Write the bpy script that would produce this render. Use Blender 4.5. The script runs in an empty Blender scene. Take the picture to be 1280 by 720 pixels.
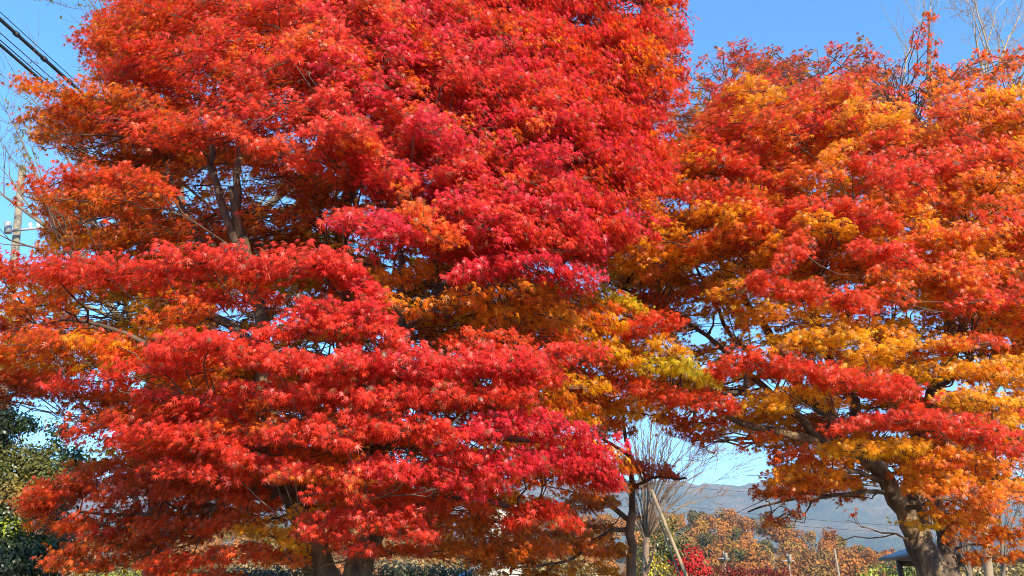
import bpy, math, random
import numpy as np
from mathutils import Vector

R = math.radians
SC = bpy.context.scene
COL = SC.collection

# ------------------------------------------------------------------ camera
F_PX, PITCH, CAM_Z = 1100.0, R(20.0), 1.6
cam_d = bpy.data.cameras.new('camera')
cam_d.sensor_width = 36.0
cam_d.lens = 36.0 * F_PX / 1280.0
cam_d.clip_start, cam_d.clip_end = 0.1, 30000
cam = bpy.data.objects.new('camera', cam_d)
COL.objects.link(cam)
cam.location = (0, 0, CAM_Z)
cam.rotation_euler = (R(90) + PITCH, 0, 0)
SC.camera = cam

# ------------------------------------------------------------------ light
SUN_EL, SUN_AZ = 28.0, 26.0          # azimuth: degrees to the right of straight behind the camera
world = bpy.data.worlds.new('World')
SC.world = world
world.use_nodes = True
nt = world.node_tree
bg = nt.nodes['Background']
sky = nt.nodes.new('ShaderNodeTexSky')
sky.sky_type = 'NISHITA'
sky.sun_disc = False
sky.sun_elevation = R(SUN_EL)
sky.sun_rotation = R(180 - SUN_AZ)
sky.altitude = 2500
sky.air_density = 1.0
sky.dust_density = 0.0
sky.ozone_density = 4.5
hs = nt.nodes.new('ShaderNodeHueSaturation'); hs.inputs['Saturation'].default_value = 1.15; hs.inputs['Value'].default_value = 1.0; hs.inputs['Hue'].default_value = 0.492
nt.links.new(sky.outputs[0], hs.inputs['Color']); nt.links.new(hs.outputs[0], bg.inputs[0])
bg.inputs[1].default_value = 0.125
SUN_DIR = Vector((math.sin(R(SUN_AZ)) * math.cos(R(SUN_EL)), -math.cos(R(SUN_AZ)) * math.cos(R(SUN_EL)), math.sin(R(SUN_EL))))
sd = bpy.data.lights.new('sun', 'SUN')
sd.energy = 2.8
sd.angle = R(0.5)
sd.color = (1.0, 0.86, 0.66)
sun = bpy.data.objects.new('sun', sd)
COL.objects.link(sun)
sun.rotation_euler = SUN_DIR.to_track_quat('Z', 'Y').to_euler()
SC.view_settings.view_transform = 'Standard'
SC.view_settings.look = 'None'
SC.view_settings.exposure = 1.82
SC.view_settings.gamma = 1
cy = SC.cycles
cy.max_bounces = 10
cy.diffuse_bounces = 8
cy.glossy_bounces = 2
cy.transmission_bounces = 8
cy.transparent_max_bounces = 4
cy.volume_bounces = 0
cy.use_denoising = True
cy.pixel_filter_type = 'BLACKMAN_HARRIS'
cy.filter_width = 1.0
cy.denoiser = 'OPENIMAGEDENOISE'
cy.denoising_input_passes = 'RGB_ALBEDO_NORMAL'
cy.denoising_prefilter = 'NONE'
cy.sample_clamp_indirect = 10.0

# ------------------------------------------------------------------ helpers
CP, SP = math.cos(PITCH), math.sin(PITCH)
def at(px, py, Y):
    """World point seen at photo pixel (px, py) at the distance Y in front of the camera."""
    a, b = (px - 640) / F_PX, (360 - py) / F_PX
    d = np.array((a, CP - b * SP, SP + b * CP))
    t = Y / d[1]
    return np.array((0, 0, CAM_Z)) + d * t
def scale_at(px, py, Y):
    b = (360 - py) / F_PX
    return Y / (CP - b * SP) / F_PX
def project(P):
    P = np.asarray(P)
    q = P - np.array((0, 0, CAM_Z))
    z = q[:, 1] * CP + q[:, 2] * SP
    return 640 + F_PX * q[:, 0] / z, 360 - F_PX * (-q[:, 1] * SP + q[:, 2] * CP) / z

def tag(o, label=None, cat=None, group=None, kind=None):
    for k, v in (('label', label), ('category', cat), ('group', group), ('kind', kind)):
        if v:
            o[k] = v
    return o
def empty(name, loc, *a, **k):
    o = bpy.data.objects.new(name, None)
    o.empty_display_size = 0.3
    o.location = loc
    COL.objects.link(o)
    return tag(o, *a, **k)
def np_mesh(name, verts, loops, starts, mat, parent=None, colors=None, smooth=False):
    """verts (n,3); loops flat vertex indices; starts per-face loop start."""
    me = bpy.data.meshes.new(name)
    verts = np.asarray(verts, dtype=np.float32)
    if parent is not None:
        verts = verts - np.array(parent_loc(parent), dtype=np.float32)
    me.vertices.add(len(verts)); me.vertices.foreach_set('co', verts.ravel())
    me.loops.add(len(loops)); me.loops.foreach_set('vertex_index', np.asarray(loops, dtype=np.int32))
    me.polygons.add(len(starts)); me.polygons.foreach_set('loop_start', np.asarray(starts, dtype=np.int32))
    if smooth:
        me.polygons.foreach_set('use_smooth', np.ones(len(starts), dtype=bool))
    if colors is not None:
        at_ = me.color_attributes.new('pigment', 'FLOAT_COLOR', 'POINT')
        c4 = np.ones((len(verts), 4), dtype=np.float32); c4[:, :3] = colors
        at_.data.foreach_set('color', c4.ravel())
    me.update(calc_edges=True)
    me.validate()
    me.materials.append(mat)
    o = bpy.data.objects.new(name, me)
    COL.objects.link(o)
    if parent is not None:
        o.parent = parent
    return o
def parent_loc(p):
    v = Vector((0, 0, 0))
    while p is not None:
        v = v + p.location
        p = p.parent
    return v

class MB:
    """Collects polygons of one part."""
    def __init__(s):
        s.v, s.l, s.st, s.n = [], [], [], 0
    def face(s, idx):
        s.st.append(len(s.l)); s.l.extend(idx)
    def verts(s, pts):
        b = s.n
        s.v.extend([tuple(p) for p in pts]); s.n += len(pts)
        return b
    def tube(s, pts, radii, sides=6, cap=True, wob=0.0, rng=None):
        pts = [np.asarray(p, float) for p in pts]
        n = len(pts)
        if n < 2: return
        T = pts[1] - pts[0]
        T = T / (np.linalg.norm(T) + 1e-9)
        ref = np.array((1.0, 0, 0)) if abs(T[0]) < 0.8 else np.array((0, 1.0, 0))
        U = np.cross(T, ref); U /= np.linalg.norm(U)
        base = None
        for i in range(n):
            t = pts[min(i + 1, n - 1)] - pts[max(i - 1, 0)]
            t = t / (np.linalg.norm(t) + 1e-9)
            U = U - t * np.dot(U, t); U /= (np.linalg.norm(U) + 1e-9)
            V = np.cross(t, U)
            ring = []
            for k in range(sides):
                a = 2 * math.pi * k / sides
                rr = radii[i] * (1 + (rng.uniform(-wob, wob) if rng else 0))
                ring.append(pts[i] + (U * math.cos(a) + V * math.sin(a)) * rr)
            b = s.verts(ring)
            if base is not None:
                for k in range(sides):
                    k2 = (k + 1) % sides
                    s.face((base + k, base + k2, b + k2, b + k))
            elif cap:
                s.face(tuple(b + k for k in reversed(range(sides))))
            base = b
        if cap:
            s.face(tuple(base + k for k in range(sides)))
    def box(s, c, size, rz=0.0):
        cx, cyy, cz = c; sx, sy, sz = size[0] / 2, size[1] / 2, size[2] / 2
        co, si = math.cos(rz), math.sin(rz)
        pts = []
        for z in (-sz, sz):
            for x, y in ((-sx, -sy), (sx, -sy), (sx, sy), (-sx, sy)):
                pts.append((cx + x * co - y * si, cyy + x * si + y * co, cz + z))
        b = s.verts(pts)
        for f in ((3, 2, 1, 0), (4, 5, 6, 7), (0, 1, 5, 4), (1, 2, 6, 5), (2, 3, 7, 6), (3, 0, 4, 7)):
            s.face(tuple(b + i for i in f))
    def build(s, name, mat, parent=None, smooth=False):
        return np_mesh(name, s.v, s.l, s.st, mat, parent, None, smooth)

# ------------------------------------------------------------------ materials
def material(name):
    m = bpy.data.materials.new(name); m.use_nodes = True
    n = m.node_tree
    return m, n, n.nodes['Principled BSDF'], n.nodes['Material Output']
def ramp(n, fac, stops):
    r = n.nodes.new('ShaderNodeValToRGB')
    e = r.color_ramp.elements
    while len(e) < len(stops): e.new(0.5)
    for i, (p, c) in enumerate(stops):
        e[i].position = p; e[i].color = (*c, 1)
    n.links.new(fac, r.inputs[0])
    return r.outputs[0]
def noise(n, scale, detail=6, rough=0.6, stretch=None, coord='Object'):
    tc = n.nodes.new('ShaderNodeTexCoord')
    out = tc.outputs[coord]
    if stretch:
        mp = n.nodes.new('ShaderNodeMapping'); mp.inputs['Scale'].default_value = stretch
        n.links.new(out, mp.inputs[0]); out = mp.outputs[0]
    t = n.nodes.new('ShaderNodeTexNoise')
    t.inputs['Scale'].default_value = scale; t.inputs['Detail'].default_value = detail; t.inputs['Roughness'].default_value = rough
    n.links.new(out, t.inputs['Vector'])
    return t.outputs['Fac']
def simple(name, stops, scale, rough=0.8, stretch=None, bump=0.0, metallic=0.0, bump_scale=None):
    m, n, p, o = material(name)
    f = noise(n, scale, stretch=stretch)
    n.links.new(ramp(n, f, stops), p.inputs['Base Color'])
    p.inputs['Roughness'].default_value = rough
    p.inputs['Metallic'].default_value = metallic
    if bump:
        b = n.nodes.new('ShaderNodeBump'); b.inputs['Strength'].default_value = 1; b.inputs['Distance'].default_value = bump
        n.links.new(noise(n, bump_scale or scale, stretch=stretch), b.inputs['Height'])
        n.links.new(b.outputs[0], p.inputs['Normal'])
    return m
def leaf_material(name, trans=0.4, gloss=0.25, rough=0.5, warm=False):
    m, n, p, o = material(name)
    a = n.nodes.new('ShaderNodeAttribute'); a.attribute_name = 'pigment'
    n.links.new(a.outputs['Color'], p.inputs['Base Color'])
    p.inputs['Roughness'].default_value = rough
    p.inputs['Specular IOR Level'].default_value = gloss
    tr = n.nodes.new('ShaderNodeBsdfTranslucent')
    if warm:                                  # light through a leaf comes out more orange
        w = n.nodes.new('ShaderNodeMix'); w.data_type = 'RGBA'; w.blend_type = 'MULTIPLY'; w.inputs[0].default_value = 1
        n.links.new(a.outputs['Color'], w.inputs[6]); w.inputs[7].default_value = (1.25, 2.2, 0.5, 1)
        n.links.new(w.outputs[2], tr.inputs['Color'])
    else:
        n.links.new(a.outputs['Color'], tr.inputs['Color'])
    mx = n.nodes.new('ShaderNodeMixShader'); mx.inputs[0].default_value = trans
    n.links.new(p.outputs[0], mx.inputs[1]); n.links.new(tr.outputs[0], mx.inputs[2])
    n.links.new(mx.outputs[0], o.inputs['Surface'])
    return m
M = {}
M['leaf'] = leaf_material('maple_leaf', 0.58, 0.42, 0.40, True)
M['green_leaf'] = leaf_material('green_leaf', 0.25, 0.5, 0.4)
M['wood_leaf'] = leaf_material('woodland_leaf', 0.2, 0.1, 0.8)
M['bark'] = simple('maple_bark', [(0.34, (0.03, 0.02, 0.013)), (0.5, (0.095, 0.060, 0.032)), (0.68, (0.27, 0.18, 0.095))], 7, 0.85, (1, 1, 0.35), 0.03, bump_scale=16)
M['limb_bark'] = simple('maple_limb_bark', [(0.3, (0.04, 0.026, 0.018)), (0.55, (0.09, 0.06, 0.04)), (0.75, (0.20, 0.145, 0.095))], 7, 0.85, (1, 1, 0.5), 0.006)
M['twig'] = simple('maple_twig', [(0.3, (0.10, 0.06, 0.04)), (0.7, (0.22, 0.15, 0.10))], 3, 0.85)
M['pale_bark'] = simple('pale_bark', [(0.3, (0.26, 0.20, 0.14)), (0.7, (0.46, 0.38, 0.28))], 4, 0.85, None, 0.004)
M['top_twig'] = simple('bare_top_twig', [(0.3, (0.24, 0.17, 0.11)), (0.7, (0.40, 0.30, 0.20))], 4, 0.85)
M['tan_twig'] = simple('tan_twig', [(0.3, (0.14, 0.085, 0.05)), (0.7, (0.27, 0.175, 0.105))], 4, 0.85)
M['grey_bark'] = simple('grey_bark', [(0.3, (0.08, 0.06, 0.045)), (0.7, (0.20, 0.155, 0.11))], 4, 0.85)
M['timber'] = simple('weathered_timber', [(0.3, (0.18, 0.12, 0.06)), (0.7, (0.36, 0.26, 0.145))], 14, 0.75, (1, 1, 0.15), 0.003)
M['concrete'] = simple('pale_concrete', [(0.3, (0.20, 0.155, 0.10)), (0.7, (0.29, 0.235, 0.165))], 3, 0.85)
M['steel'] = simple('galvanised_steel', [(0.3, (0.26, 0.26, 0.26)), (0.7, (0.38, 0.38, 0.37))], 5, 0.5)
M['ceramic'] = simple('porcelain', [(0.3, (0.70, 0.68, 0.64)), (0.7, (0.8, 0.78, 0.75))], 4, 0.3)
M['cable'] = simple('black_cable', [(0.3, (0.012, 0.012, 0.014)), (0.7, (0.03, 0.03, 0.032))], 4, 0.6)
M['dark_roof'] = simple('dark_roof_sheet', [(0.3, (0.05, 0.05, 0.055)), (0.7, (0.11, 0.11, 0.115))], 5, 0.5)
M['dark_wood'] = simple('dark_timber', [(0.3, (0.05, 0.035, 0.025)), (0.7, (0.10, 0.075, 0.05))], 7, 0.7, (1, 1, 0.2))
M['white_wall'] = simple('white_render', [(0.3, (0.42, 0.39, 0.33)), (0.7, (0.52, 0.49, 0.42))], 1.5, 0.8)
M['grey_tile'] = simple('grey_tile', [(0.3, (0.10, 0.10, 0.11)), (0.7, (0.18, 0.18, 0.19))], 3, 0.5)
M['glass'] = simple('window_glass', [(0.3, (0.03, 0.04, 0.05)), (0.7, (0.05, 0.06, 0.07))], 1, 0.1)
M['blue_tarp'] = simple('blue_tarp', [(0.3, (0.01, 0.12, 0.50)), (0.7, (0.02, 0.20, 0.66))], 4, 0.45)
# ground: dry autumn grass with fallen leaves
m, n, p, o = material('dry_grass')
c1 = ramp(n, noise(n, 0.35), [(0.3, (0.10, 0.085, 0.03)), (0.6, (0.19, 0.14, 0.06)), (0.8, (0.24, 0.11, 0.04))])
c2 = ramp(n, noise(n, 12, 8), [(0.45, (0.14, 0.10, 0.04)), (0.62, (0.30, 0.06, 0.02))])
mx = n.nodes.new('ShaderNodeMix'); mx.data_type = 'RGBA'; mx.inputs[0].default_value = 0.4
n.links.new(c1, mx.inputs[6]); n.links.new(c2, mx.inputs[7]); n.links.new(mx.outputs[2], p.inputs['Base Color'])
p.inputs['Roughness'].default_value = 0.95
M['ground'] = m
# mountain: cedar plantations and russet broadleaf
m, n, p, o = material('mountain_forest')
f1 = noise(n, 0.0045, 5, 0.6)
f2 = noise(n, 0.05, 6, 0.75)
ad = n.nodes.new('ShaderNodeMath'); ad.operation = 'MULTIPLY_ADD'; ad.inputs[1].default_value = 0.6; 
n.links.new(f2, ad.inputs[0]); n.links.new(f1, ad.inputs[2])
n.links.new(ramp(n, ad.outputs[0], [(0.62, (0.03, 0.05, 0.03)), (0.74, (0.06, 0.075, 0.035)), (0.83, (0.12, 0.09, 0.045)), (0.95, (0.20, 0.135, 0.065))]), p.inputs['Base Color'])
p.inputs['Roughness'].default_value = 1.0
bp = n.nodes.new('ShaderNodeBump'); bp.inputs['Strength'].default_value = 1.0; bp.inputs['Distance'].default_value = 22
n.links.new(noise(n, 0.055, 4, 0.7), bp.inputs['Height']); n.links.new(bp.outputs[0], p.inputs['Normal'])
M['mountain'] = m

# ------------------------------------------------------------------ leaves
def maple_template(lobes=5):
    """Flat palmate leaf: base at the origin, middle lobe along +Y, span about 1."""
    if lobes == 7:
        ang = (0, 37, 78, 122); ln = (0.74, 0.66, 0.50, 0.30); nd = 0.165
    else:
        ang = (0, 42, 88); ln = (0.66, 0.58, 0.40); nd = 0.18
    pts = [(0, 0.0, 0)]                                   # centre
    ring = []
    full = [-a for a in reversed(ang[1:])] + list(ang)
    fl = list(reversed(ln[1:])) + list(ln)
    for i, (a, l) in enumerate(zip(full, fl)):
        if i:
            am = (full[i - 1] + a) / 2
            ring.append((math.sin(R(am)) * nd, math.cos(R(am)) * nd, 0.0))
        ring.append((math.sin(R(a)) * l, math.cos(R(a)) * l, -0.16 * l))
    ring.append((0.0, -0.10, 0.0))
    pts += ring
    k = len(ring)
    faces = [(0, 1 + i, 1 + (i + 1) % k) for i in range(k)]
    v = np.array(pts, float)
    v[:, 1] -= 0.12
    # roll: sides droop a little
    v[:, 2] -= 0.18 * np.abs(v[:, 0])
    return v, np.array(faces)
LEAF7 = maple_template(7)
LEAF5 = maple_template(5)
def oval_template():
    v = np.array([(0, -0.5, 0), (0.22, -0.1, 0.05), (0.17, 0.25, 0.02), (0, 0.5, -0.06), (-0.17, 0.25, 0.02), (-0.22, -0.1, 0.05)], float)
    return v, np.array([(0, 1, 5), (1, 2, 4), (1, 4, 5), (2, 3, 4)])
OVAL = oval_template()
QUAD = (np.array([(-.5, -.5, 0), (.5, -.45, .08), (.45, .5, 0), (-.5, .5, -.08)]), np.array([(0, 1, 2), (0, 2, 3)]))

def norm(a):
    return a / (np.linalg.norm(a, axis=-1, keepdims=True) + 1e-9)
def leaves_mesh(name, pos, nrm, tip, size, colr, tmpl, mat, parent):
    """One mesh of many small leaf faces."""
    v, f = tmpl
    nrm = norm(nrm)
    tip = norm(tip - nrm * np.sum(tip * nrm, axis=1, keepdims=True))
    side = np.cross(tip, nrm)
    n = len(pos)
    k = len(v)
    V = (pos[:, None, :] + size[:, None, None] * (v[None, :, 0, None] * side[:, None, :] + v[None, :, 1, None] * tip[:, None, :] + v[None, :, 2, None] * nrm[:, None, :])).reshape(-1, 3)
    Fc = (f[None, :, :] + (np.arange(n) * k)[:, None, None]).reshape(-1)
    st = np.arange(n * len(f)) * 3
    C = np.repeat(colr, k, axis=0)
    return np_mesh(name, V, Fc, st, mat, parent, C)

PIG = {'G': (0.60, 0.43, 0.030), 'R': (0.74, 0.050, 0.032), 'K': (0.68, 0.028, 0.055), 'O': (0.76, 0.092, 0.024), 'A': (0.83, 0.285, 0.016),
       'Y': (0.86, 0.42, 0.022), 'D': (0.60, 0.070, 0.022), 'B': (0.62, 0.14, 0.016)}
SECOND = {'G': 'Y', 'R': 'O', 'K': 'R', 'O': 'A', 'A': 'Y', 'Y': 'A', 'D': 'B', 'B': 'D'}

def inside(poly, x, y):
    c = False
    j = len(poly) - 1
    for i in range(len(poly)):
        xi, yi = poly[i]; xj, yj = poly[j]
        if (yi > y) != (yj > y) and x < (xj - xi) * (y - yi) / (yj - yi) + xi:
            c = not c
        j = i
    return c

class Maple:
    def __init__(s, seed, xc, yc, hw, hh, Yt, depth, leaf=0.073):
        s.rng = np.random.default_rng(seed)
        s.py = random.Random(seed)
        s.xc, s.yc, s.hw, s.hh, s.Yt, s.depth, s.leaf = xc, yc, hw, hh, Yt, depth, leaf
        s.pads = []
        s.nodes = []          # (limb index, position, radius)
        s.limbs = []          # (points, radii)
        s.gaps, s.thin = [], []
        s.dens, s.mix = 4.8, (1.0, 2.6)
    def Y(s, x, y, lay):
        u, v = (x - s.xc) / s.hw, (y - s.yc) / s.hh
        h = s.depth * math.sqrt(max(0.06, 1 - min(1, u * u + v * v)))
        return s.Yt - h + 2 * h * lay
    def pad(s, pts, th, lay, col, cov=1.0, col2=None):
        """A layer of foliage along a chain of photo points; th is its height in photo pixels, lay 0 = front of the crown, 1 = back."""
        for (x0, y0), (x1, y1) in zip(pts[:-1], pts[1:]):
            P0, P1 = at(x0, y0, s.Y(x0, y0, lay)), at(x1, y1, s.Y(x1, y1, lay))
            sc = 0.5 * (scale_at(x0, y0, P0[1]) + scale_at(x1, y1, P1[1]))
            s.pads.append((P0, P1, th * sc, col, col2 or SECOND[col], cov, math.hypot(x1 - x0, y1 - y0), th, sc, lay))
    def fill(s, poly, n, cols, lays, wr=(40, 100), hr=(20, 36), cov=1.0, slope=0.25):
        xs = [p[0] for p in poly]; ys = [p[1] for p in poly]
        k = 0
        while k < n:
            x, y = s.py.uniform(min(xs), max(xs)), s.py.uniform(min(ys), max(ys))
            if not inside(poly, x, y): continue
            k += 1
            w = s.py.uniform(*wr) / 2
            # layers fall away from the trunk
            sl = slope * (1 if x > s.xc else -1) * s.py.uniform(-0.3, 1.3)
            s.pad([(x - w, y - w * sl), (x + w, y + w * sl)], s.py.uniform(*hr), s.py.uniform(*lays), s.py.choice(cols), cov, s.py.choice(cols) if s.mix[1] < 2 else None)
    def rim(s, edge, n, cols, out=22, size=(7, 15), cov=0.5, lays=(0.3, 0.7)):
        """Small loose sprays that break up the edge of the crown."""
        for _ in range(n):
            i = s.py.randrange(len(edge) - 1); t = s.py.random()
            x = edge[i][0] * (1 - t) + edge[i + 1][0] * t; y = edge[i][1] * (1 - t) + edge[i + 1][1] * t
            dx, dy = x - s.xc, y - s.yc; d = math.hypot(dx, dy); o = out * s.py.random() ** 1.6
            x += dx / d * o + s.py.uniform(-6, 6); y += dy / d * o + s.py.uniform(-4, 4)
            w = s.py.uniform(4, 14); sl = s.py.uniform(-0.7, 0.7)
            s.pad([(x - w, y - w * sl), (x + w, y + w * sl)], s.py.uniform(*size), s.py.uniform(*lays), s.py.choice(cols), cov)
    def limb(s, pts, r0, r1, lay=0.3):
        """pts: (px, py, Y) chain; smoothed into a tapering limb."""
        P = [np.array(p) if isinstance(p, np.ndarray) else at(p[0], p[1], max(p[2], s.Y(p[0], p[1], lay)) if lay else p[2]) for p in pts]
        n = len(P)
        out = []
        for i in range(n - 1):
            p0, p1, p2, p3 = P[max(i - 1, 0)], P[i], P[i + 1], P[min(i + 2, n - 1)]
            m = max(3, int(np.linalg.norm(p2 - p1) / 0.18))
            for k in range(m):
                t = k / m
                out.append(0.5 * ((2 * p1) + (-p0 + p2) * t + (2 * p0 - 5 * p1 + 4 * p2 - p3) * t * t + (-p0 + 3 * p1 - 3 * p2 + p3) * t ** 3))
        out.append(P[-1])
        N = len(out)
        rad = [r0 + (r1 - r0) * (i / (N - 1)) ** 0.8 for i in range(N)]
        for i in range(1, N - 1):
            out[i] = out[i] + s.rng.normal(0, min(0.035, rad[i] * 0.5) * (1 if lay else 0.45), 3)
        li = len(s.limbs)
        s.limbs.append((out, rad))
        for p, r in zip(out, rad):
            if r < 0.3: s.nodes.append((li, p, r))
    def build(s, name, label, cat, group, base, trunk_n, bark, leaf_mat, twigs=True, gap_all=False):
        rng = s.rng
        root = empty(name, base, label, cat, group)
        tr = MB()
        for (pts, rad) in s.limbs[:trunk_n]:
            tr.tube(pts, rad, 14, wob=0.025, rng=rng)
        lm = [MB() for _ in s.limbs]
        NP = np.array([q[1] for q in s.nodes]); NR = np.array([q[2] for q in s.nodes]); NL = [q[0] for q in s.nodes]
        axis = np.array(base[:2])
        A_pos, A_n, A_t, A_s, A_c = [], [], [], [], []
        order = sorted(s.pads, key=lambda q: min(np.linalg.norm(q[0][:2] - axis), np.linalg.norm(q[1][:2] - axis)))
        extra = []
        for (P0, P1, th, col, col2, cov, lpx, tpx, sc, lay) in order:
            mid = (P0 + P1) / 2
            lf = s.leaf * (1.15 if lay > 0.4 else 1.0)
            leafpx = lf / sc
            N = int(cov * s.dens * (0.72 if lay > 0.4 else 1.0) * (lpx + 0.6 * tpx) * tpx / (0.36 * leafpx ** 2))
            if N < 6: continue
            out = np.append(mid[:2] - axis, 0.0)
            d0 = np.linalg.norm(out)
            out = out / (d0 + 1e-6)
            L = P1 - P0
            b = float(np.clip(th * 1.3, 0.35, 0.9))
            c = th / 2
            # perpendicular, horizontal, pointing outward / to the front
            ax = norm(L)
            perp = np.array((-ax[1], ax[0], 0)); perp /= np.linalg.norm(perp) + 1e-9
            if np.dot(perp, out) < 0: perp = -perp
            nc = max(3, N // 7)
            t = rng.uniform(-0.08, 1.08, nc)
            ang = rng.uniform(0, 2 * math.pi, nc); rr = np.sqrt(rng.uniform(0, 1, nc)) * rng.uniform(0.85, 1.1, nc)
            u = rr * np.cos(ang); w = rr * np.sin(ang)
            taper = np.sqrt(np.clip(1.15 - (2 * t - 1) ** 2, 0.05, 1))
            cen = P0 + t[:, None] * L + perp * (u * b)[:, None] * taper[:, None]
            cen[:, 2] += c * taper * (0.75 * w + 0.3 - 0.45 * np.maximum(u, 0) ** 2) + rng.normal(0, 0.02, nc)
            # drop whole sprays where the crown is open
            gx, gy = project(cen)
            keep = np.ones(nc, bool)
            for (x, y, rx, ry) in s.gaps:
                q = ((gx - x) / rx) ** 2 + ((gy - y) / ry) ** 2
                keep &= ~((q < 1) & (rng.uniform(0, 1, nc) < (0.96 if lay > 0.12 or gap_all else 0.5)))
            if lay > 0.2:
                for (x, y, rx, ry, pr) in s.thin:
                    q = ((gx - x) / rx) ** 2 + ((gy - y) / ry) ** 2
                    keep &= ~((q < 1) & (rng.uniform(0, 1, nc) < pr))
            cen = cen[keep]; uu = u[keep]; ww = w[keep]; nc = len(cen)
            if nc == 0: continue
            per = 7
            pos = np.repeat(cen, per, axis=0) + rng.normal(0, 1, (nc * per, 3)) * np.array((0.055, 0.055, 0.026)) * 0.85
            hi = np.repeat(0.5 + 0.5 * ww + 0.25 * uu, per)          # 1 = upper/outer face of the layer, 0 = inner underside
            n_ = len(pos)
            pn = np.array((0, 0, 0.62)) + out * 0.75 + np.array((0.15, -0.3, 0)) + rng.normal(0, 0.5, (n_, 3))
            tp = np.array((0, 0, -0.75)) + out * 0.5 + rng.normal(0, 0.5, (n_, 3))
            ca, cb = np.array(PIG[col]), np.array(PIG[col2])
            mixf = np.clip(rng.beta(s.mix[0], s.mix[1], n_) + 0.55 * (0.45 - hi), 0, 1)[:, None]
            cc = ca * (1 - mixf) + cb * mixf
            cc = cc * rng.uniform(0.66, 1.15, n_)[:, None]
            dull = rng.uniform(0, 1, n_) < 0.07                      # withered, browned leaves
            cc[dull] = np.array((0.26, 0.075, 0.03)) * rng.uniform(0.6, 1.3, (int(dull.sum()), 1))
            A_pos.append(pos); A_n.append(pn); A_t.append(tp); A_c.append(cc)
            A_s.append(lf * np.clip(rng.normal(1.0, 0.24, n_), 0.5, 1.5))
            if not twigs: continue
            if len(extra) > 150:
                NP = np.vstack([NP] + [e[1][None] for e in extra]); NR = np.append(NR, [e[2] for e in extra]); NL = NL + [e[0] for e in extra]; extra = []
            # the branchlet that carries this layer
            inner = P0 if np.linalg.norm(P0[:2] - axis) < np.linalg.norm(P1[:2] - axis) else P1
            outer = P1 if inner is P0 else P0
            dd = np.linalg.norm(NP - inner, axis=1) + 0.8 * np.maximum(0, NP[:, 2] - inner[2] + 0.1) + 0.5 * np.maximum(0, np.linalg.norm(NP[:, :2] - axis, axis=1) - np.linalg.norm(inner[:2] - axis))
            i = int(np.argmin(dd))
            q0 = NP[i]
            dist = np.linalg.norm(inner - q0)
            r_a = min(NR[i] * 0.7, 0.008 + 0.010 * min(dist, 2.5) + 0.004)
            bend = (q0 + inner) / 2 + np.array((0, 0, -0.10 * dist)) + rng.normal(0, 0.10 * dist + 0.01, 3)
            chain, rads = [], []
            m = max(4, int(dist / 0.25))
            for k in range(m + 1):
                tt = k / m
                chain.append(q0 * (1 - tt) ** 2 + 2 * bend * tt * (1 - tt) + inner * tt * tt + (rng.normal(0, 0.012 + 0.016 * min(dist, 2), 3) if 0 < k < m else 0))
                rads.append(r_a + (0.007 - r_a) * tt)
            for k in range(2, m, 2):
                extra.append((NL[i], chain[k], rads[k]))
            for k in range(1, 4):
                tt = k / 3
                chain.append(inner + (outer - inner) * tt + rng.normal(0, 0.02, 3)); rads.append(0.007 - 0.004 * tt)
            lm[NL[i]].tube(chain, rads, 5, cap=False)
            for k in range(min(8, 2 + nc // 24)):
                a = inner + (outer - inner) * rng.uniform(-0.05, 0.8)
                e = cen[rng.integers(nc)]
                mm = (a + e) / 2 + rng.normal(0, 0.03, 3)
                lm[NL[i]].tube([a, mm, e], [0.0055, 0.004, 0.0022], 4, cap=False)
        for li, (pts, rad) in enumerate(s.limbs):
            if li >= trunk_n:
                lm[li].tube(pts, rad, 8, wob=0.04, rng=rng)
                lm[li].build('limb', M['limb_bark'], root, True)
            elif lm[li].n:
                off = tr.n
                tr.st.extend(len(tr.l) + q for q in lm[li].st); tr.l.extend(off + q for q in lm[li].l); tr.v.extend(lm[li].v); tr.n += lm[li].n
        tr.build('trunk', bark, root, True)
        pos = np.concatenate(A_pos)
        cr = leaves_mesh('crown', pos, np.concatenate(A_n), np.concatenate(A_t), np.concatenate(A_s), np.concatenate(A_c), LEAF7 if s.leaf < 0.12 else LEAF5, leaf_mat, root)
        print(name, 'leaves', len(pos), 'pads', len(s.pads))
        return root

# ================================================================== setting
def ground_z(x, y):
    return 0.0
g = MB()
b = g.verts([(-3900, -290, 0), (3900, -290, 0), (3900, 3990, 0), (-3900, 3990, 0)])
g.face((b, b + 1, b + 2, b + 3))
gr = g.build('ground', M['ground']); tag(gr, 'dry autumn grass ground under the maple trees', 'ground', None, 'structure')

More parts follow.
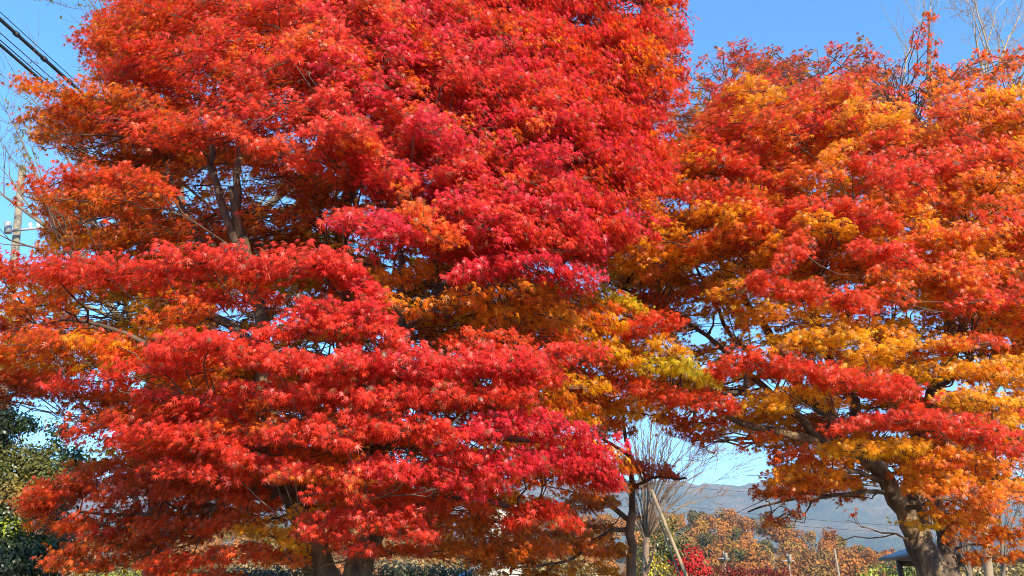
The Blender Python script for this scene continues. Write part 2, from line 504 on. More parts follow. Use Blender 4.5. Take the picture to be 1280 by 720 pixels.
def vnoise(x, y, seed, octs=5, gain=0.5):
    """Value noise on arrays."""
    r = np.zeros_like(x); amp = 1.0; tot = 0
    for o_ in range(octs):
        rs = np.random.default_rng(seed + o_)
        tab = rs.uniform(-1, 1, (256, 256))
        xi, yi = np.floor(x).astype(int), np.floor(y).astype(int)
        fx, fy = x - xi, y - yi
        fx, fy = fx * fx * (3 - 2 * fx), fy * fy * (3 - 2 * fy)
        g00, g10 = tab[xi % 256, yi % 256], tab[(xi + 1) % 256, yi % 256]
        g01, g11 = tab[xi % 256, (yi + 1) % 256], tab[(xi + 1) % 256, (yi + 1) % 256]
        r += amp * ((g00 * (1 - fx) + g10 * fx) * (1 - fy) + (g01 * (1 - fx) + g11 * fx) * fy)
        tot += amp; amp *= gain; x = x * 2.03 + 17; y = y * 2.03 + 31
    return r / tot
def grid_obj(name, X, Yg, Z, mat, smooth=True):
    ny, nx = X.shape
    V = np.stack([X, Yg, Z], -1).reshape(-1, 3)
    i = np.arange((ny - 1) * (nx - 1)); r_, c_ = i // (nx - 1), i % (nx - 1)
    a = r_ * nx + c_
    Lp = np.stack([a, a + 1, a + nx + 1, a + nx], -1).reshape(-1)
    return np_mesh(name, V, Lp, np.arange(len(i)) * 4, mat, None, None, smooth)
# far mountain
xs = np.linspace(-2600, 2600, 420); ys = np.linspace(1700, 3600, 170)
X, Yg = np.meshgrid(xs, ys)
ridge = 2900 + 150 * vnoise(X / 500, Yg * 0, 5, 3)
prof = np.clip(1 - np.abs(Yg - ridge) / 1150, 0, 1)
top = 395 + 40 * vnoise(X / 420 + 3.3, X * 0, 11, 5) - 0.02 * np.maximum(0, X - 1100)
spur = vnoise(X / 330, Yg / 600, 21, 5)
Z = top * prof ** 0.85 * (1 + 0.4 * spur * (1 - prof)) + 16 * vnoise(X / 34, Yg / 34, 31, 3) * (prof > 0) - 3
mt = grid_obj('mountain', X, Yg, Z, M['mountain']); tag(mt, 'hazy forested mountain ridge behind the trees', 'mountain', None, 'structure')
# near hill carrying the autumn wood
def hill_h(X, Yg):
    w = np.clip((Yg - 150) / 150, 0, 1); w = w * w * (3 - 2 * w)
    px = X / Yg * 1.03
    h = 22.5 - 14.5 * np.clip((px - 0.24) / 0.22, 0, 1) - 4 * np.clip((-px - 0.2) / 0.2, 0, 1)
    return w * (h + 3 * vnoise(X / 40, Yg / 40, 41, 3))
xs = np.linspace(-420, 420, 170); ys = np.linspace(140, 420, 60)
X, Yg = np.meshgrid(xs, ys)
hl = grid_obj('hill', X, Yg, hill_h(X, Yg) - 0.2, M['ground']); tag(hl, 'low hill under the autumn wood', 'hill', None, 'structure')

# the air: a pale even haze
hm = bpy.data.materials.new('haze'); hm.use_nodes = True
hn = hm.node_tree; hn.nodes.remove(hn.nodes['Principled BSDF'])
pv = hn.nodes.new('ShaderNodeVolumePrincipled')
pv.inputs['Color'].default_value = (0.58, 0.76, 0.95, 1); pv.inputs['Density'].default_value = 0.00020; pv.inputs['Anisotropy'].default_value = 0.0
hn.links.new(pv.outputs[0], hn.nodes['Material Output'].inputs['Volume'])
q = MB(); q.box((0, 1850, 249), (8000, 4300, 500)); hz = q.build('haze', hm); tag(hz, 'thin bluish haze filling the valley air', 'haze', None, 'stuff')
# ------------------------------------------------------------------ autumn wood (one mass far off)
rng = np.random.default_rng(77)
P_, N_, C_, S_ = [], [], [], []
pal = np.array([(0.42, 0.18, 0.06), (0.50, 0.21, 0.05), (0.38, 0.22, 0.08), (0.32, 0.23, 0.07), (0.48, 0.19, 0.05), (0.16, 0.15, 0.05), (0.40, 0.20, 0.07), (0.56, 0.29, 0.06)])
nt_ = 620
for k in range(nt_):
    y = rng.uniform(165, 300); x = rng.uniform(-0.66, 0.66) * y
    z = float(hill_h(np.array([x]), np.array([y]))[0])
    r = rng.uniform(2.4, 4.2); h = rng.uniform(2.2, 3.8)
    base = pal[rng.choice(len(pal), p=[.2, .18, .16, .11, .13, .06, .09, .07])] * rng.uniform(0.6, 0.95) * np.array((1, 0.9, 0.62))
    nb = 7
    for q in range(nb):
        bc = np.array((x, y, z + 2.5 + h)) + norm(rng.normal(0, 1, 3)) * np.array((r, r, h)) * rng.uniform(0.3, 0.75)
        br = rng.uniform(0.35, 0.55) * r
        m_ = 80
        d = norm(rng.normal(0, 1, (m_, 3)))
        P_.append(bc + d * br * rng.uniform(0.75, 1.05, (m_, 1))); N_.append(d + rng.normal(0, 0.45, (m_, 3)))
        C_.append(base * rng.uniform(0.75, 1.2, (m_, 1)) * np.ones((m_, 3))); S_.append(rng.uniform(0.5, 1.0, m_) * r * 0.17)
P_ = np.concatenate(P_); N_ = np.concatenate(N_)
wd = leaves_mesh('autumn_wood', P_, N_, rng.normal(0, 1, P_.shape), np.concatenate(S_), np.concatenate(C_), QUAD, M['wood_leaf'], None)
tag(wd, 'russet and orange autumn wood covering the low hill', 'wood', None, 'stuff')

# ================================================================== bare trees
def bare_tree(name, label, base, stems, mat, seed, depth=4, spread=0.45, group=None, leaf_tips=0, shrink=0.72, lean=(0, 0, 0), kids=(2, 3), rmin=0.004, leaf_col=(0.30, 0.15, 0.08), leaf_size=0.09):
    """stems: list of (points, r0, r1) in world space; finer branches grow from each."""
    rg = np.random.default_rng(seed)
    root = empty(name, base, label, 'tree', group)
    tr, tw = MB(), MB()
    tips = []
    def grow(p, d, ln, r, lv):
        n = max(3, int(ln / 0.3))
        pts, rad = [p], [r]
        dd = d.copy()
        for i in range(n):
            dd = norm(dd + rg.normal(0, 0.10, 3) + np.array((0, 0, 0.035)) + np.array(lean) * 0.02)
            pts.append(pts[-1] + dd * ln / n); rad.append(max(rmin * 0.7, r * (1 - 0.55 * (i + 1) / n)))
        tw.tube(pts, rad, 5 if lv > 1 else 4, cap=False)
        if lv <= 0:
            tips.append(pts[-1]); tips.append(pts[len(pts) // 2]); return
        k = rg.integers(kids[0], kids[1] + 1)
        for q in range(k + 1):
            i = len(pts) - 1 if q == 0 else rg.integers(max(1, n // 3), len(pts))
            sp = spread * (0.5 if q == 0 else 1.0)
            nd = norm(dd + rg.normal(0, sp, 3))
            grow(pts[i], nd, ln * shrink * rg.uniform(0.75, 1.15), max(rmin, rad[i] * (0.85 if q == 0 else 0.62)), lv - 1)
    for (pts, r0, r1, lv) in stems:
        pts = [np.asarray(p, float) for p in pts]
        n = len(pts)
        rad = [r0 + (r1 - r0) * i / (n - 1) for i in range(n)]
        tr.tube(pts, rad, 8)
        L = sum(np.linalg.norm(pts[i + 1] - pts[i]) for i in range(n - 1))
        for i in range(1, n):
            d = norm(pts[i] - pts[i - 1])
            for q in range(2 if i < n - 1 else 3):
                grow(pts[i], norm(d + rg.normal(0, spread, 3)), L * 0.26 * rg.uniform(0.7, 1.2), max(rmin, rad[i] * 0.62), lv)
    tr.build('trunk', mat, root, True)
    tw.build('branches', mat, root, True)
    if leaf_tips:
        sel = rg.choice(len(tips), min(leaf_tips, len(tips)), replace=False)
        pos = np.array([tips[i] for i in sel])
        pos = np.repeat(pos, 3, axis=0) + rg.normal(0, 0.04, (len(sel) * 3, 3))
        n_ = len(pos)
        leaves_mesh('withered_leaves', pos, rg.normal(0, 1, (n_, 3)), np.array((0, 0, -1.0)) + rg.normal(0, 0.5, (n_, 3)), rg.uniform(0.7, 1.3, n_) * leaf_size,
                    np.array(leaf_col) * rg.uniform(0.7, 1.3, (n_, 1)), OVAL, M['leaf'], root)
    return root
def gp(px, Y):
    p = at(px, 760, Y); p[2] = 0.0
    return p

# tall bare tree behind the left maple: its twigs reach out at the left and at the top
Yb = 16.0
b0 = gp(190, Yb)
bare_tree('bare_tree', 'tall leafless tree with a few curled brown leaves behind the red maple', b0, [
    ([b0, at(195, 700, Yb), at(200, 600, Yb), at(190, 480, Yb)], 0.24, 0.16, 1),
    ([at(190, 480, Yb), at(150, 400, Yb - .2), at(105, 335, Yb - .4), at(60, 285, Yb - .6), at(5, 245, Yb - .8)], 0.09, 0.02, 2),
    ([at(150, 400, Yb - .2), at(95, 310, Yb), at(55, 240, Yb + .2), at(20, 160, Yb + .3)], 0.06, 0.015, 2),
    ([at(190, 480, Yb), at(140, 330, Yb + .4), at(100, 230, Yb + .5), at(55, 140, Yb + .6)], 0.06, 0.014, 2),
    ([at(190, 480, Yb), at(230, 330, Yb), at(225, 200, Yb), at(200, 90, Yb), at(160, 20, Yb)], 0.10, 0.022, 3),
    ([at(225, 200, Yb), at(185, 110, Yb), at(150, 50, Yb), at(115, 5, Yb)], 0.05, 0.012, 3),
    ([at(230, 330, Yb), at(320, 270, Yb), at(355, 240, Yb), at(380, 200, Yb)], 0.12, 0.05, 1),
    ([at(355, 265, Yb), at(375, 255, Yb), at(420, 225, Yb)], 0.09, 0.04, 1),
], M['grey_bark'], 5, leaf_tips=450, rmin=0.005)
# bare tops beyond the orange maple
Yb = 17.0
b0 = gp(1230, Yb)
bare_tree('bare_tree', 'leafless tree whose pale bare twigs stand above the orange maple', b0, [
    ([b0, at(1225, 600, Yb), at(1230, 400, Yb), at(1240, 200, Yb), at(1238, 120, Yb)], 0.09, 0.04, 1),
    ([at(1238, 125, Yb), at(1228, 85, Yb), at(1221, 55, Yb), at(1217, 35, Yb)], 0.038, 0.012, 3),
    ([at(1238, 110, Yb), at(1250, 75, Yb), at(1262, 45, Yb), at(1275, 20, Yb)], 0.034, 0.010, 3),
    ([at(1240, 200, Yb), at(1262, 120, Yb), at(1268, 80, Yb), at(1290, 60, Yb)], 0.03, 0.009, 3),
    ([at(1235, 300, Yb), at(1190, 200, Yb), at(1165, 110, Yb), at(1160, 40, Yb), at(1163, 8, Yb)], 0.04, 0.010, 2),
    ([at(1190, 200, Yb), at(1125, 120, Yb), at(1133, 75, Yb), at(1140, 52, Yb)], 0.035, 0.008, 1),
], M['top_twig'], 18, rmin=0.0042, spread=0.42)
# vase-shaped bare tree between the two maples
Yb = 30.0
b0 = gp(806, Yb)
st = [([b0, at(807, 720, Yb), at(808, 672, Yb)], 0.13, 0.10, 1)]
for (dx, dy, dY) in ((-62, -50, 0), (-48, -85, .6), (-36, -115, 1), (-22, -138, -.6), (-8, -150, .5), (8, -155, -.5), (22, -150, .6), (36, -142, -1), (48, -132, .5), (60, -120, -1.2), (70, -105, .8), (78, -90, .2), (82, -72, -.8), (76, -54, .4), (14, -130, 1.2), (-14, -120, 1.2), (56, -86, 1.4), (40, -100, -1.4)):
    st.append(([at(808, 676, Yb), at(808 + dx * .2, 676 + dy * .42, Yb + dY * .4), at(808 + dx * .58, 676 + dy * .8, Yb + dY * .8), at(808 + dx, 676 + dy, Yb + dY)], 0.036, 0.010, 2))
bare_tree('bare_tree', 'vase shaped leafless tree with fine tan twigs between the two big maples', b0, st, M['tan_twig'], 12, spread=0.28, rmin=0.006)
# pale trunks standing behind the right-hand trunk
for k, (px, hgt, sd_, lb) in enumerate(((1214, 640, 31, 'pale bare tree right behind the right-hand maple trunk'), (1256, 610, 32, 'slim leafless tree at the far right under the brown foliage'))):
    Yb = 21.0 + 2 * k
    b0 = gp(px, Yb)
    bare_tree('bare_tree', lb, b0, [([b0, at(px - 2, 720, Yb), at(px - 4, 680, Yb), at(px - 8, hgt, Yb)], 0.075, 0.03, 2)], M['grey_bark'], sd_, leaf_tips=60, spread=0.5, rmin=0.007)

# ================================================================== the big red maple
T = Maple(1, 400, 330, 450, 400, 9.6, 2.7)
T.gaps = [(130, 388, 34, 13), (130, 276, 22, 9), (397, 433, 24, 9), (412, 443, 14, 8), (285, 405, 16, 14), (345, 612, 16, 10), (232, 305, 9, 7), (735, 30, 22, 16), (765, 62, 14, 10), (780, 8, 26, 14), (815, 120, 30, 12), (45, 540, 45, 30),
          (300, 222, 14, 12), (345, 252, 22, 10), (235, 240, 16, 8), (560, 272, 18, 8), (610, 296, 12, 8), (488, 335, 10, 8), (405, 35, 10, 16), (820, 155, 8, 8), (20, 555, 40, 50), (410, 437, 10, 10), (472, 420, 8, 8),
          (440, 555, 8, 5), (500, 577, 10, 5), (590, 550, 12, 5), (515, 655, 8, 6), (575, 637, 18, 6), (625, 645, 8, 16)]
T.thin = [(300, 110, 70, 60, .62), (290, 260, 90, 55, .7), (430, 290, 50, 35, .6), (330, 405, 70, 40, .75), (505, 370, 40, 40, .4), (600, 410, 90, 25, .25), (450, 440, 40, 25, .6), (330, 555, 30, 30, .3), (560, 540, 80, 20, .5), (120, 400, 90, 28, .6),
          (560, 670, 90, 50, .45), (350, 640, 60, 30, .5), (110, 190, 60, 30, .35), (640, 170, 40, 25, .3), (500, 575, 40, 20, .6), (110, 545, 60, 20, .5)]
# main stems (photo x, y, distance)
T.limb([(415, 985, 9.6), (416, 860, 9.6), (419, 805, 9.6), (420, 765, 9.6)], 0.38, 0.27, 0)
T.limb([(411, 800, 9.6), (404, 730, 9.55), (393, 690, 9.45), (378, 640, 9.4), (355, 590, 9.4), (335, 520, 9.6), (328, 440, 9.6), (325, 380, 9.4), (312, 330, 9.3), (298, 285, 9.1), (290, 235, 9.1)], 0.20, 0.042, 0)
T.limb([(430, 800, 9.6), (444, 735, 9.6), (453, 695, 9.6), (466, 645, 9.7), (455, 560, 9.9), (440, 480, 10), (430, 400, 10), (428, 300, 10), (440, 200, 10.2), (452, 60, 10.4), (455, -60, 10.5)], 0.17, 0.028, 0)
TN = 3
T.limb([(378, 640, 9.4), (345, 615, 9.2), (320, 611, 8.9), (270, 632, 8.4), (190, 645, 8.2), (100, 640, 8.1)], 0.075, 0.012)
T.limb([(355, 590, 9.4), (300, 560, 8.8), (220, 545, 8.2), (150, 535, 7.9)], 0.07, 0.015)
T.limb([(335, 520, 9.5), (265, 470, 9.2), (180, 430, 8.9), (110, 400, 8.7), (30, 410, 8.6)], 0.05, 0.012)
T.limb([(328, 440, 9.5), (250, 380, 9.6), (170, 345, 9.5), (90, 330, 9.4), (10, 335, 9.3)], 0.07, 0.015)
T.limb([(325, 380, 9.4), (268, 330, 9.6), (228, 265, 9.6), (205, 205, 9.6), (190, 150, 9.6), (140, 120, 9.6)], 0.075, 0.014)
T.limb([(300, 315, 9.2), (272, 245, 8.9), (264, 190, 8.9), (268, 120, 9.0), (262, 40, 9.2)], 0.055, 0.012)
T.limb([(298, 285, 9.1), (300, 220, 9.0), (306, 160, 9.0), (345, 85, 9.2), (350, -10, 9.4)], 0.05, 0.012)
T.limb([(306, 165, 9.0), (290, 110, 9.0), (285, 70, 9.1), (300, 0, 9.3)], 0.03, 0.010)
T.limb([(440, 480, 10), (500, 420, 9.3), (530, 385, 8.7), (545, 362, 8.4), (575, 362, 8.2), (625, 357, 8.0), (690, 345, 8.0)], 0.075, 0.014)
T.limb([(545, 362, 8.4), (545, 330, 8.5), (520, 305, 8.6), (500, 290, 8.6)], 0.028, 0.010)
T.limb([(500, 415, 9.3), (506, 370, 9.1), (504, 325, 9.0), (520, 240, 9.2), (540, 120, 9.6), (560, 0, 10)], 0.05, 0.012)
T.limb([(430, 400, 10), (540, 350, 10.3), (640, 280, 10.4), (720, 190, 10.4), (780, 90, 10.3), (820, 40, 10.2)], 0.08, 0.014)
T.limb([(540, 350, 10.3), (600, 220, 10.2), (640, 110, 10.2), (660, -10, 10.4)], 0.05, 0.012)
T.limb([(455, 560, 9.9), (540, 540, 9.0), (620, 545, 8.3), (700, 560, 7.9), (760, 600, 7.8)], 0.085, 0.015)
T.limb([(455, 540, 9.9), (560, 470, 9.2), (650, 450, 8.7), (720, 450, 8.5)], 0.065, 0.014)
T.limb([(466, 645, 9.7), (540, 625, 9.2), (620, 630, 8.8), (690, 650, 8.5)], 0.06, 0.013)
T.limb([(440, 490, 10), (400, 450, 8.8), (340, 455, 7.8), (270, 440, 7.4)], 0.06, 0.014)
T.limb([(455, 560, 9.9), (480, 520, 8.6), (500, 500, 7.8), (540, 495, 7.4)], 0.06, 0.014)
T.limb([(466, 650, 9.7), (450, 640, 8.6), (430, 645, 7.9), (400, 655, 7.6)], 0.045, 0.012)
T.limb([(455, 560, 9.9), (440, 560, 8.6), (420, 560, 7.8), (370, 550, 7.3)], 0.05, 0.012)
T.limb([(430, 400, 10), (430, 350, 8.8), (420, 335, 7.9), (330, 335, 7.5)], 0.05, 0.012)
T.limb([(430, 300, 10), (470, 270, 9.0), (560, 270, 8.4), (650, 290, 8.2)], 0.045, 0.012)
T.limb([(440, 490, 10.2), (520, 420, 11), (640, 380, 11.4)], 0.06, 0.014)
T.limb([(335, 520, 9.6), (240, 420, 11), (150, 380, 11.5)], 0.06, 0.014)
T.limb([(430, 400, 10), (400, 260, 11.2), (360, 120, 11.6)], 0.06, 0.014)
# crown: body of the upper half
topR = [(400, -30), (415, 200), (470, 250), (560, 300), (700, 330), (770, 300), (815, 190), (815, 140), (838, 100), (842, 30), (836, -20)]
topL = [(205, -30), (130, 58), (140, 85), (170, 100), (200, 135), (290, 150), (430, 190), (440, 60), (420, -30)]
mid = [(60, 330), (230, 300), (430, 290), (560, 330), (740, 360), (740, 470), (600, 510), (300, 480), (20, 470)]
low = [(110, 500), (330, 480), (560, 500), (720, 470), (740, 600), (640, 640), (420, 660), (260, 620), (150, 600)]
left = [(70, 130), (200, 130), (330, 190), (430, 220), (430, 300), (230, 310), (70, 300), (120, 220), (90, 170)]
T.fill(topR, 420, ['R', 'R', 'K', 'R', 'K', 'O'], (0.0, 0.42), (24, 70), (18, 50), 0.72, 0.7)
T.fill(topR, 75, ['R', 'O', 'D'], (0.42, 1.0), (50, 110), (22, 36))
T.fill([(560, 30), (800, 30), (800, 300), (700, 330), (560, 290)], 110, ['K', 'K', 'R'], (0.0, 0.2), (24, 70), (18, 46), 0.75, 0.7)
T.fill(topL, 140, ['R', 'R', 'O', 'R', 'R'], (0.0, 0.45), (26, 75), (16, 38), 0.75, 0.6)
T.fill(topL, 60, ['O', 'R', 'O'], (0.5, 1.0), (50, 110), (20, 32))
T.fill(left, 130, ['O', 'D', 'O'], (0.4, 1.0), (50, 120), (18, 30))
T.fill(mid, 250, ['A', 'O', 'B', 'A'], (0.42, 1.0), (60, 130), (18, 30))
T.fill(low, 200, ['O', 'B', 'B', 'A'], (0.4, 1.0), (60, 130), (18, 30))
T.fill([(430, 245), (560, 250), (750, 290), (740, 340), (600, 320), (440, 300)], 30, ['R', 'K'], (0.02, 0.3), (50, 100), (20, 32))
T.rim([(205, 0), (130, 58), (128, 85), (165, 110)], 26, ['R', 'O']); T.rim([(770, 0), (800, 5), (838, 25), (846, 60), (838, 100), (805, 130)], 60, ['R', 'K'], 26); T.rim([(30, 115), (60, 150), (80, 190), (120, 205)], 22, ['O', 'D'], 14)
T.rim([(45, 240), (60, 262), (110, 280)], 16, ['D', 'O'], 14); T.rim([(0, 500), (60, 520), (130, 530)], 22, ['D', 'B'], 16); T.rim([(30, 625), (60, 650), (95, 700)], 20, ['D', 'O'], 16)
# crown: the separate layers that show at the front
T.pad([(30, 113), (90, 120), (150, 122), (210, 140)], 32, .15, 'O')
T.pad([(70, 140), (140, 150), (210, 165)], 40, .35, 'O', 1, 'D')
T.pad([(85, 185), (150, 195), (220, 195)], 32, .5, 'D')
T.pad([(118, 155), (180, 148), (240, 150)], 18, .12, 'R')
T.pad([(168, 176), (235, 166), (280, 160), (325, 186), (425, 210)], 32, .08, 'O', 1.1, 'R')
T.pad([(50, 238), (90, 224), (150, 222), (208, 236)], 34, .12, 'O', 1.1, 'R')
T.pad([(60, 250), (130, 248), (205, 244)], 18, .1, 'O')
T.pad([(50, 270), (110, 280)], 18, .5, 'D', .7); T.pad([(150, 268), (215, 275)], 20, .5, 'D', .8)
T.pad([(55, 318), (140, 305), (225, 300)], 34, .45, 'B', 1, 'D')
T.pad([(-60, 345), (0, 338), (70, 344), (130, 346), (200, 338), (262, 328), (330, 340), (400, 332), (440, 345)], 46, .05, 'R', 1.2, 'O')
T.pad([(200, 365), (270, 375), (345, 375)], 26, .15, 'O', 1, 'R')
T.pad([(-50, 385), (10, 385), (70, 380)], 26, .1, 'O')
T.pad([(180, 405), (220, 395), (260, 385)], 22, .1, 'O')
T.pad([(-60, 400), (0, 410), (60, 405), (140, 415)], 24, .35, 'O', 1, 'D')
T.pad([(-60, 450), (0, 446), (60, 430), (130, 436), (155, 446)], 46, .08, 'O', 1.2, 'A')
T.pad([(105, 428), (150, 434)], 24, .06, 'A')
T.pad([(-50, 500), (40, 490), (130, 500), (220, 505)], 40, .4, 'D', 1, 'B')
T.pad([(-60, 480), (20, 475), (70, 480)], 30, .3, 'O', 1, 'D')
T.pad([(60, 520), (140, 520)], 28, .5, 'D', .8)
T.pad([(75, 488), (140, 474), (200, 462), (230, 455)], 28, .06, 'R', 1.1, 'O')
T.pad([(205, 445), (262, 432), (330, 452), (400, 465), (450, 462)], 46, .04, 'R', 1.2)
T.pad([(290, 490), (370, 500), (440, 495)], 34, .06, 'R', 1.1)
T.pad([(180, 500), (240, 505), (290, 515)], 26, .1, 'R', 1.1, 'O')
T.pad([(330, 420), (390, 410), (470, 416), (500, 428)], 28, .05, 'R', 1.1)
T.pad([(400, 335), (440, 350), (470, 370)], 42, .06, 'R', 1.1, 'K')
T.pad([(380, 395), (440, 390), (485, 405)], 36, .05, 'R', 1.1, 'K')
T.pad([(530, 300), (570, 300), (608, 308)], 28, .08, 'R', 1.1)
T.pad([(572, 345), (640, 332), (700, 345), (742, 358)], 36, .05, 'K', 1.2)
T.pad([(600, 310), (680, 300), (745, 315)], 40, .07, 'K', 1.2)
T.pad([(470, 375), (520, 390), (600, 382)], 24, .14, 'A', .8, 'O'); T.pad([(560, 372), (620, 366), (670, 372)], 16, .12, 'A', .9, 'O'); T.pad([(600, 405), (660, 392), (720, 400)], 30, .2, 'A', .9, 'B'); T.pad([(560, 425), (640, 420), (720, 425)], 22, .3, 'O', 1, 'B'); T.pad([(450, 355), (500, 350), (540, 340)], 24, .2, 'A', .9, 'O')
T.pad([(480, 350), (560, 375), (640, 385), (710, 385)], 34, .5, 'A', 1, 'B')
T.pad([(460, 400), (540, 420), (600, 425)], 30, .5, 'A', 1, 'O')
T.pad([(400, 470), (470, 455), (550, 465), (620, 455), (665, 470)], 50, .05, 'R', 1.2, 'K')
T.pad([(560, 430), (620, 425), (660, 440)], 24, .15, 'O', 1, 'R')
T.pad([(672, 452), (705, 440), (738, 452)], 32, .05, 'R', 1.1, 'O')
T.pad([(440, 505), (520, 500), (600, 500), (660, 495)], 44, .06, 'R', 1.2)
T.pad([(640, 480), (700, 475)], 32, .08, 'R', 1.1, 'O')
T.pad([(88, 550), (140, 528), (190, 528)], 32, .1, 'O', 1.1, 'R')
T.pad([(165, 560), (225, 545), (290, 560), (300, 580)], 50, .07, 'R', 1.2, 'O')
T.pad([(190, 585), (250, 595), (300, 600)], 26, .07, 'R', 1.1, 'O')
T.pad([(290, 575), (340, 590), (370, 592)], 30, .06, 'R', 1.1)
T.pad([(345, 548), (390, 540), (435, 556)], 30, .04, 'R', 1.1)
T.pad([(350, 596), (400, 594), (450, 602)], 26, .05, 'R', 1.1, 'A')
T.pad([(400, 530), (470, 540), (530, 540), (565, 555)], 42, .05, 'R', 1.2)
T.pad([(455, 590), (520, 592), (570, 605), (620, 615)], 40, .05, 'R', 1.2, 'K')
T.pad([(540, 570), (600, 575)], 36, .06, 'R', 1.2, 'K')
T.pad([(582, 545), (640, 532), (690, 535), (712, 550)], 44, .04, 'K', 1.2)
T.pad([(610, 585), (670, 580), (720, 585), (760, 605)], 48, .03, 'K', 1.2)
T.pad([(722, 560), (745, 570), (768, 608)], 50, .03, 'K', 1.1)
T.pad([(635, 655), (680, 640), (722, 660)], 38, .08, 'R', 1.1, 'O')
T.pad([(390, 662), (425, 648), (480, 660), (535, 672)], 36, .08, 'R', 1.1)
T.pad([(480, 640), (530, 650)], 26, .1, 'R', 1.0)
T.pad([(420, 685), (460, 690)], 20, .08, 'R', .9)
T.pad([(380, 620), (420, 615), (450, 625)], 20, .06, 'R', .9)
T.pad([(35, 626), (75, 620)], 22, .12, 'O', 1, 'R')
T.pad([(40, 635), (100, 612), (180, 595), (270, 605)], 54, .3, 'D', 1.1, 'O')
T.pad([(85, 660), (170, 650), (270, 640)], 44, .35, 'D', 1.1, 'B')
T.pad([(100, 672), (145, 664)], 20, .2, 'R', 1, 'O')
T.pad([(95, 685), (180, 680), (250, 670)], 42, .35, 'D', 1, 'B')
T.pad([(180, 710), (240, 700), (325, 695)], 34, .15, 'O', 1, 'R')
T.pad([(200, 720), (300, 735)], 40, .3, 'O', 1, 'D')
T.pad([(230, 655), (300, 645), (355, 650)], 30, .4, 'B', .9, 'A')
T.pad([(130, 625), (200, 618), (290, 622), (335, 632)], 34, .2, 'D', 1.1, 'O'); T.pad([(180, 655), (260, 662), (320, 650)], 30, .22, 'O', 1.1, 'D')
T.pad([(60, 705), (130, 708), (200, 690)], 30, .4, 'D', 1, 'B'); T.pad([(330, 705), (370, 700)], 18, .25, 'O', .8); T.pad([(440, 615), (540, 632), (620, 640)], 26, .2, 'O', 1, 'D'); T.pad([(520, 655), (600, 650), (660, 660)], 34, .3, 'B', 1, 'D'); T.pad([(540, 690), (620, 690), (700, 685)], 36, .4, 'B', 1, 'D')
T.fill([(200, 440), (420, 440), (420, 600), (200, 600)], 30, ['R', 'O'], (0.1, 0.3), (50, 100), (18, 28))
T.pad([(385, 676), (415, 668), (440, 674)], 24, .07, 'R', 1, 'O'); T.pad([(300, 690), (340, 694), (375, 700)], 24, .18, 'O', 1, 'A'); T.pad([(470, 690), (530, 692)], 20, .2, 'D', 1, 'O')
T.pad([(300, 660), (345, 672), (372, 685)], 24, .2, 'A', 1.0)
T.pad([(390, 640), (370, 660)], 20, .2, 'A', .8)
T.pad([(460, 640), (540, 660), (620, 670)], 36, .75, 'D', .8, 'B')
T.pad([(510, 690), (600, 700), (690, 690)], 44, .75, 'B', .9, 'D'); T.pad([(560, 650), (600, 660), (650, 690)], 34, .7, 'B', .9, 'D')
T.build('maple_tree', 'big crimson maple filling the left and middle with layered red foliage', 'tree', None, at(415, 985, 9.6) * np.array((1, 1, 0)), TN, M['bark'], M['leaf'])

# ================================================================== the orange maple on the right
T = Maple(2, 1090, 330, 400, 370, 11.6, 2.9, 0.078)
T.mix = (0.9, 1.15)
T.gaps = [(880, 338, 16, 10), (895, 402, 10, 10), (945, 415, 9, 16), (950, 435, 8, 12), (1062, 430, 20, 9), (1035, 450, 12, 9), (1055, 512, 12, 7), (1100, 515, 18, 6), (1170, 492, 22, 12), (1190, 480, 12, 10), (1230, 510, 22, 8), (1195, 525, 14, 8),
          (912, 580, 44, 38), (955, 588, 12, 16), (1235, 478, 10, 6), (1090, 592, 12, 8), (1120, 380, 10, 6), (960, 630, 22, 10), (1160, 150, 12, 14), (1050, 690, 90, 50), (1105, 620, 26, 36), (880, 640, 70, 50), (990, 575, 8, 8), (865, 425, 8, 8), (1145, 125, 10, 30)]
T.thin = [(920, 400, 60, 50, .5), (1160, 450, 90, 50, .5), (1060, 510, 60, 16, .5), (1090, 620, 60, 40, .4)]
T.limb([(1250, 952, 11.6), (1215, 830, 11.6), (1183, 755, 11.6), (1163, 710, 11.6), (1145, 670, 11.55)], 0.31, 0.165, 0)
T.limb([(1150, 680, 11.55), (1130, 640, 11.5), (1108, 600, 11.45), (1082, 572, 11.3), (1055, 558, 11.1), (1025, 550, 10.9), (975, 540, 10.7), (930, 530, 10.6), (890, 512, 10.4), (840, 490, 10.3)], 0.145, 0.018, 0)
T.limb([(1150, 680, 11.6), (1147, 640, 11.8), (1140, 590, 12), (1150, 540, 12.1), (1168, 490, 12.2), (1190, 440, 12.2), (1175, 340, 12.3), (1165, 220, 12.5), (1160, 90, 12.6), (1163, 15, 12.6)], 0.14, 0.010, 0)
TN = 3
T.limb([(1195, 790, 11.8), (1190, 715, 12.2), (1172, 650, 12.4), (1160, 610, 12.6), (1175, 560, 12.9), (1230, 500, 13.2), (1290, 420, 13.4)], 0.15, 0.025)
T.limb([(1082, 572, 11.3), (1065, 500, 11.6), (1030, 430, 11.8), (1010, 340, 11.9), (1000, 230, 12.1), (1010, 100, 12.3)], 0.09, 0.012)
T.limb([(1055, 558, 11.1), (1000, 480, 11.4), (950, 400, 11.6), (900, 330, 11.7), (880, 230, 11.8), (910, 110, 12)], 0.08, 0.012)
T.limb([(1025, 550, 10.9), (940, 470, 11.2), (870, 410, 11.3), (800, 370, 11.2), (750, 350, 11.2)], 0.06, 0.012)
T.limb([(1000, 480, 11.4), (925, 430, 11.9), (890, 370, 12.1), (850, 290, 12.2)], 0.05, 0.012)
T.limb([(1030, 430, 11.8), (1100, 340, 12), (1130, 230, 12.2), (1120, 130, 12.4)], 0.06, 0.012)
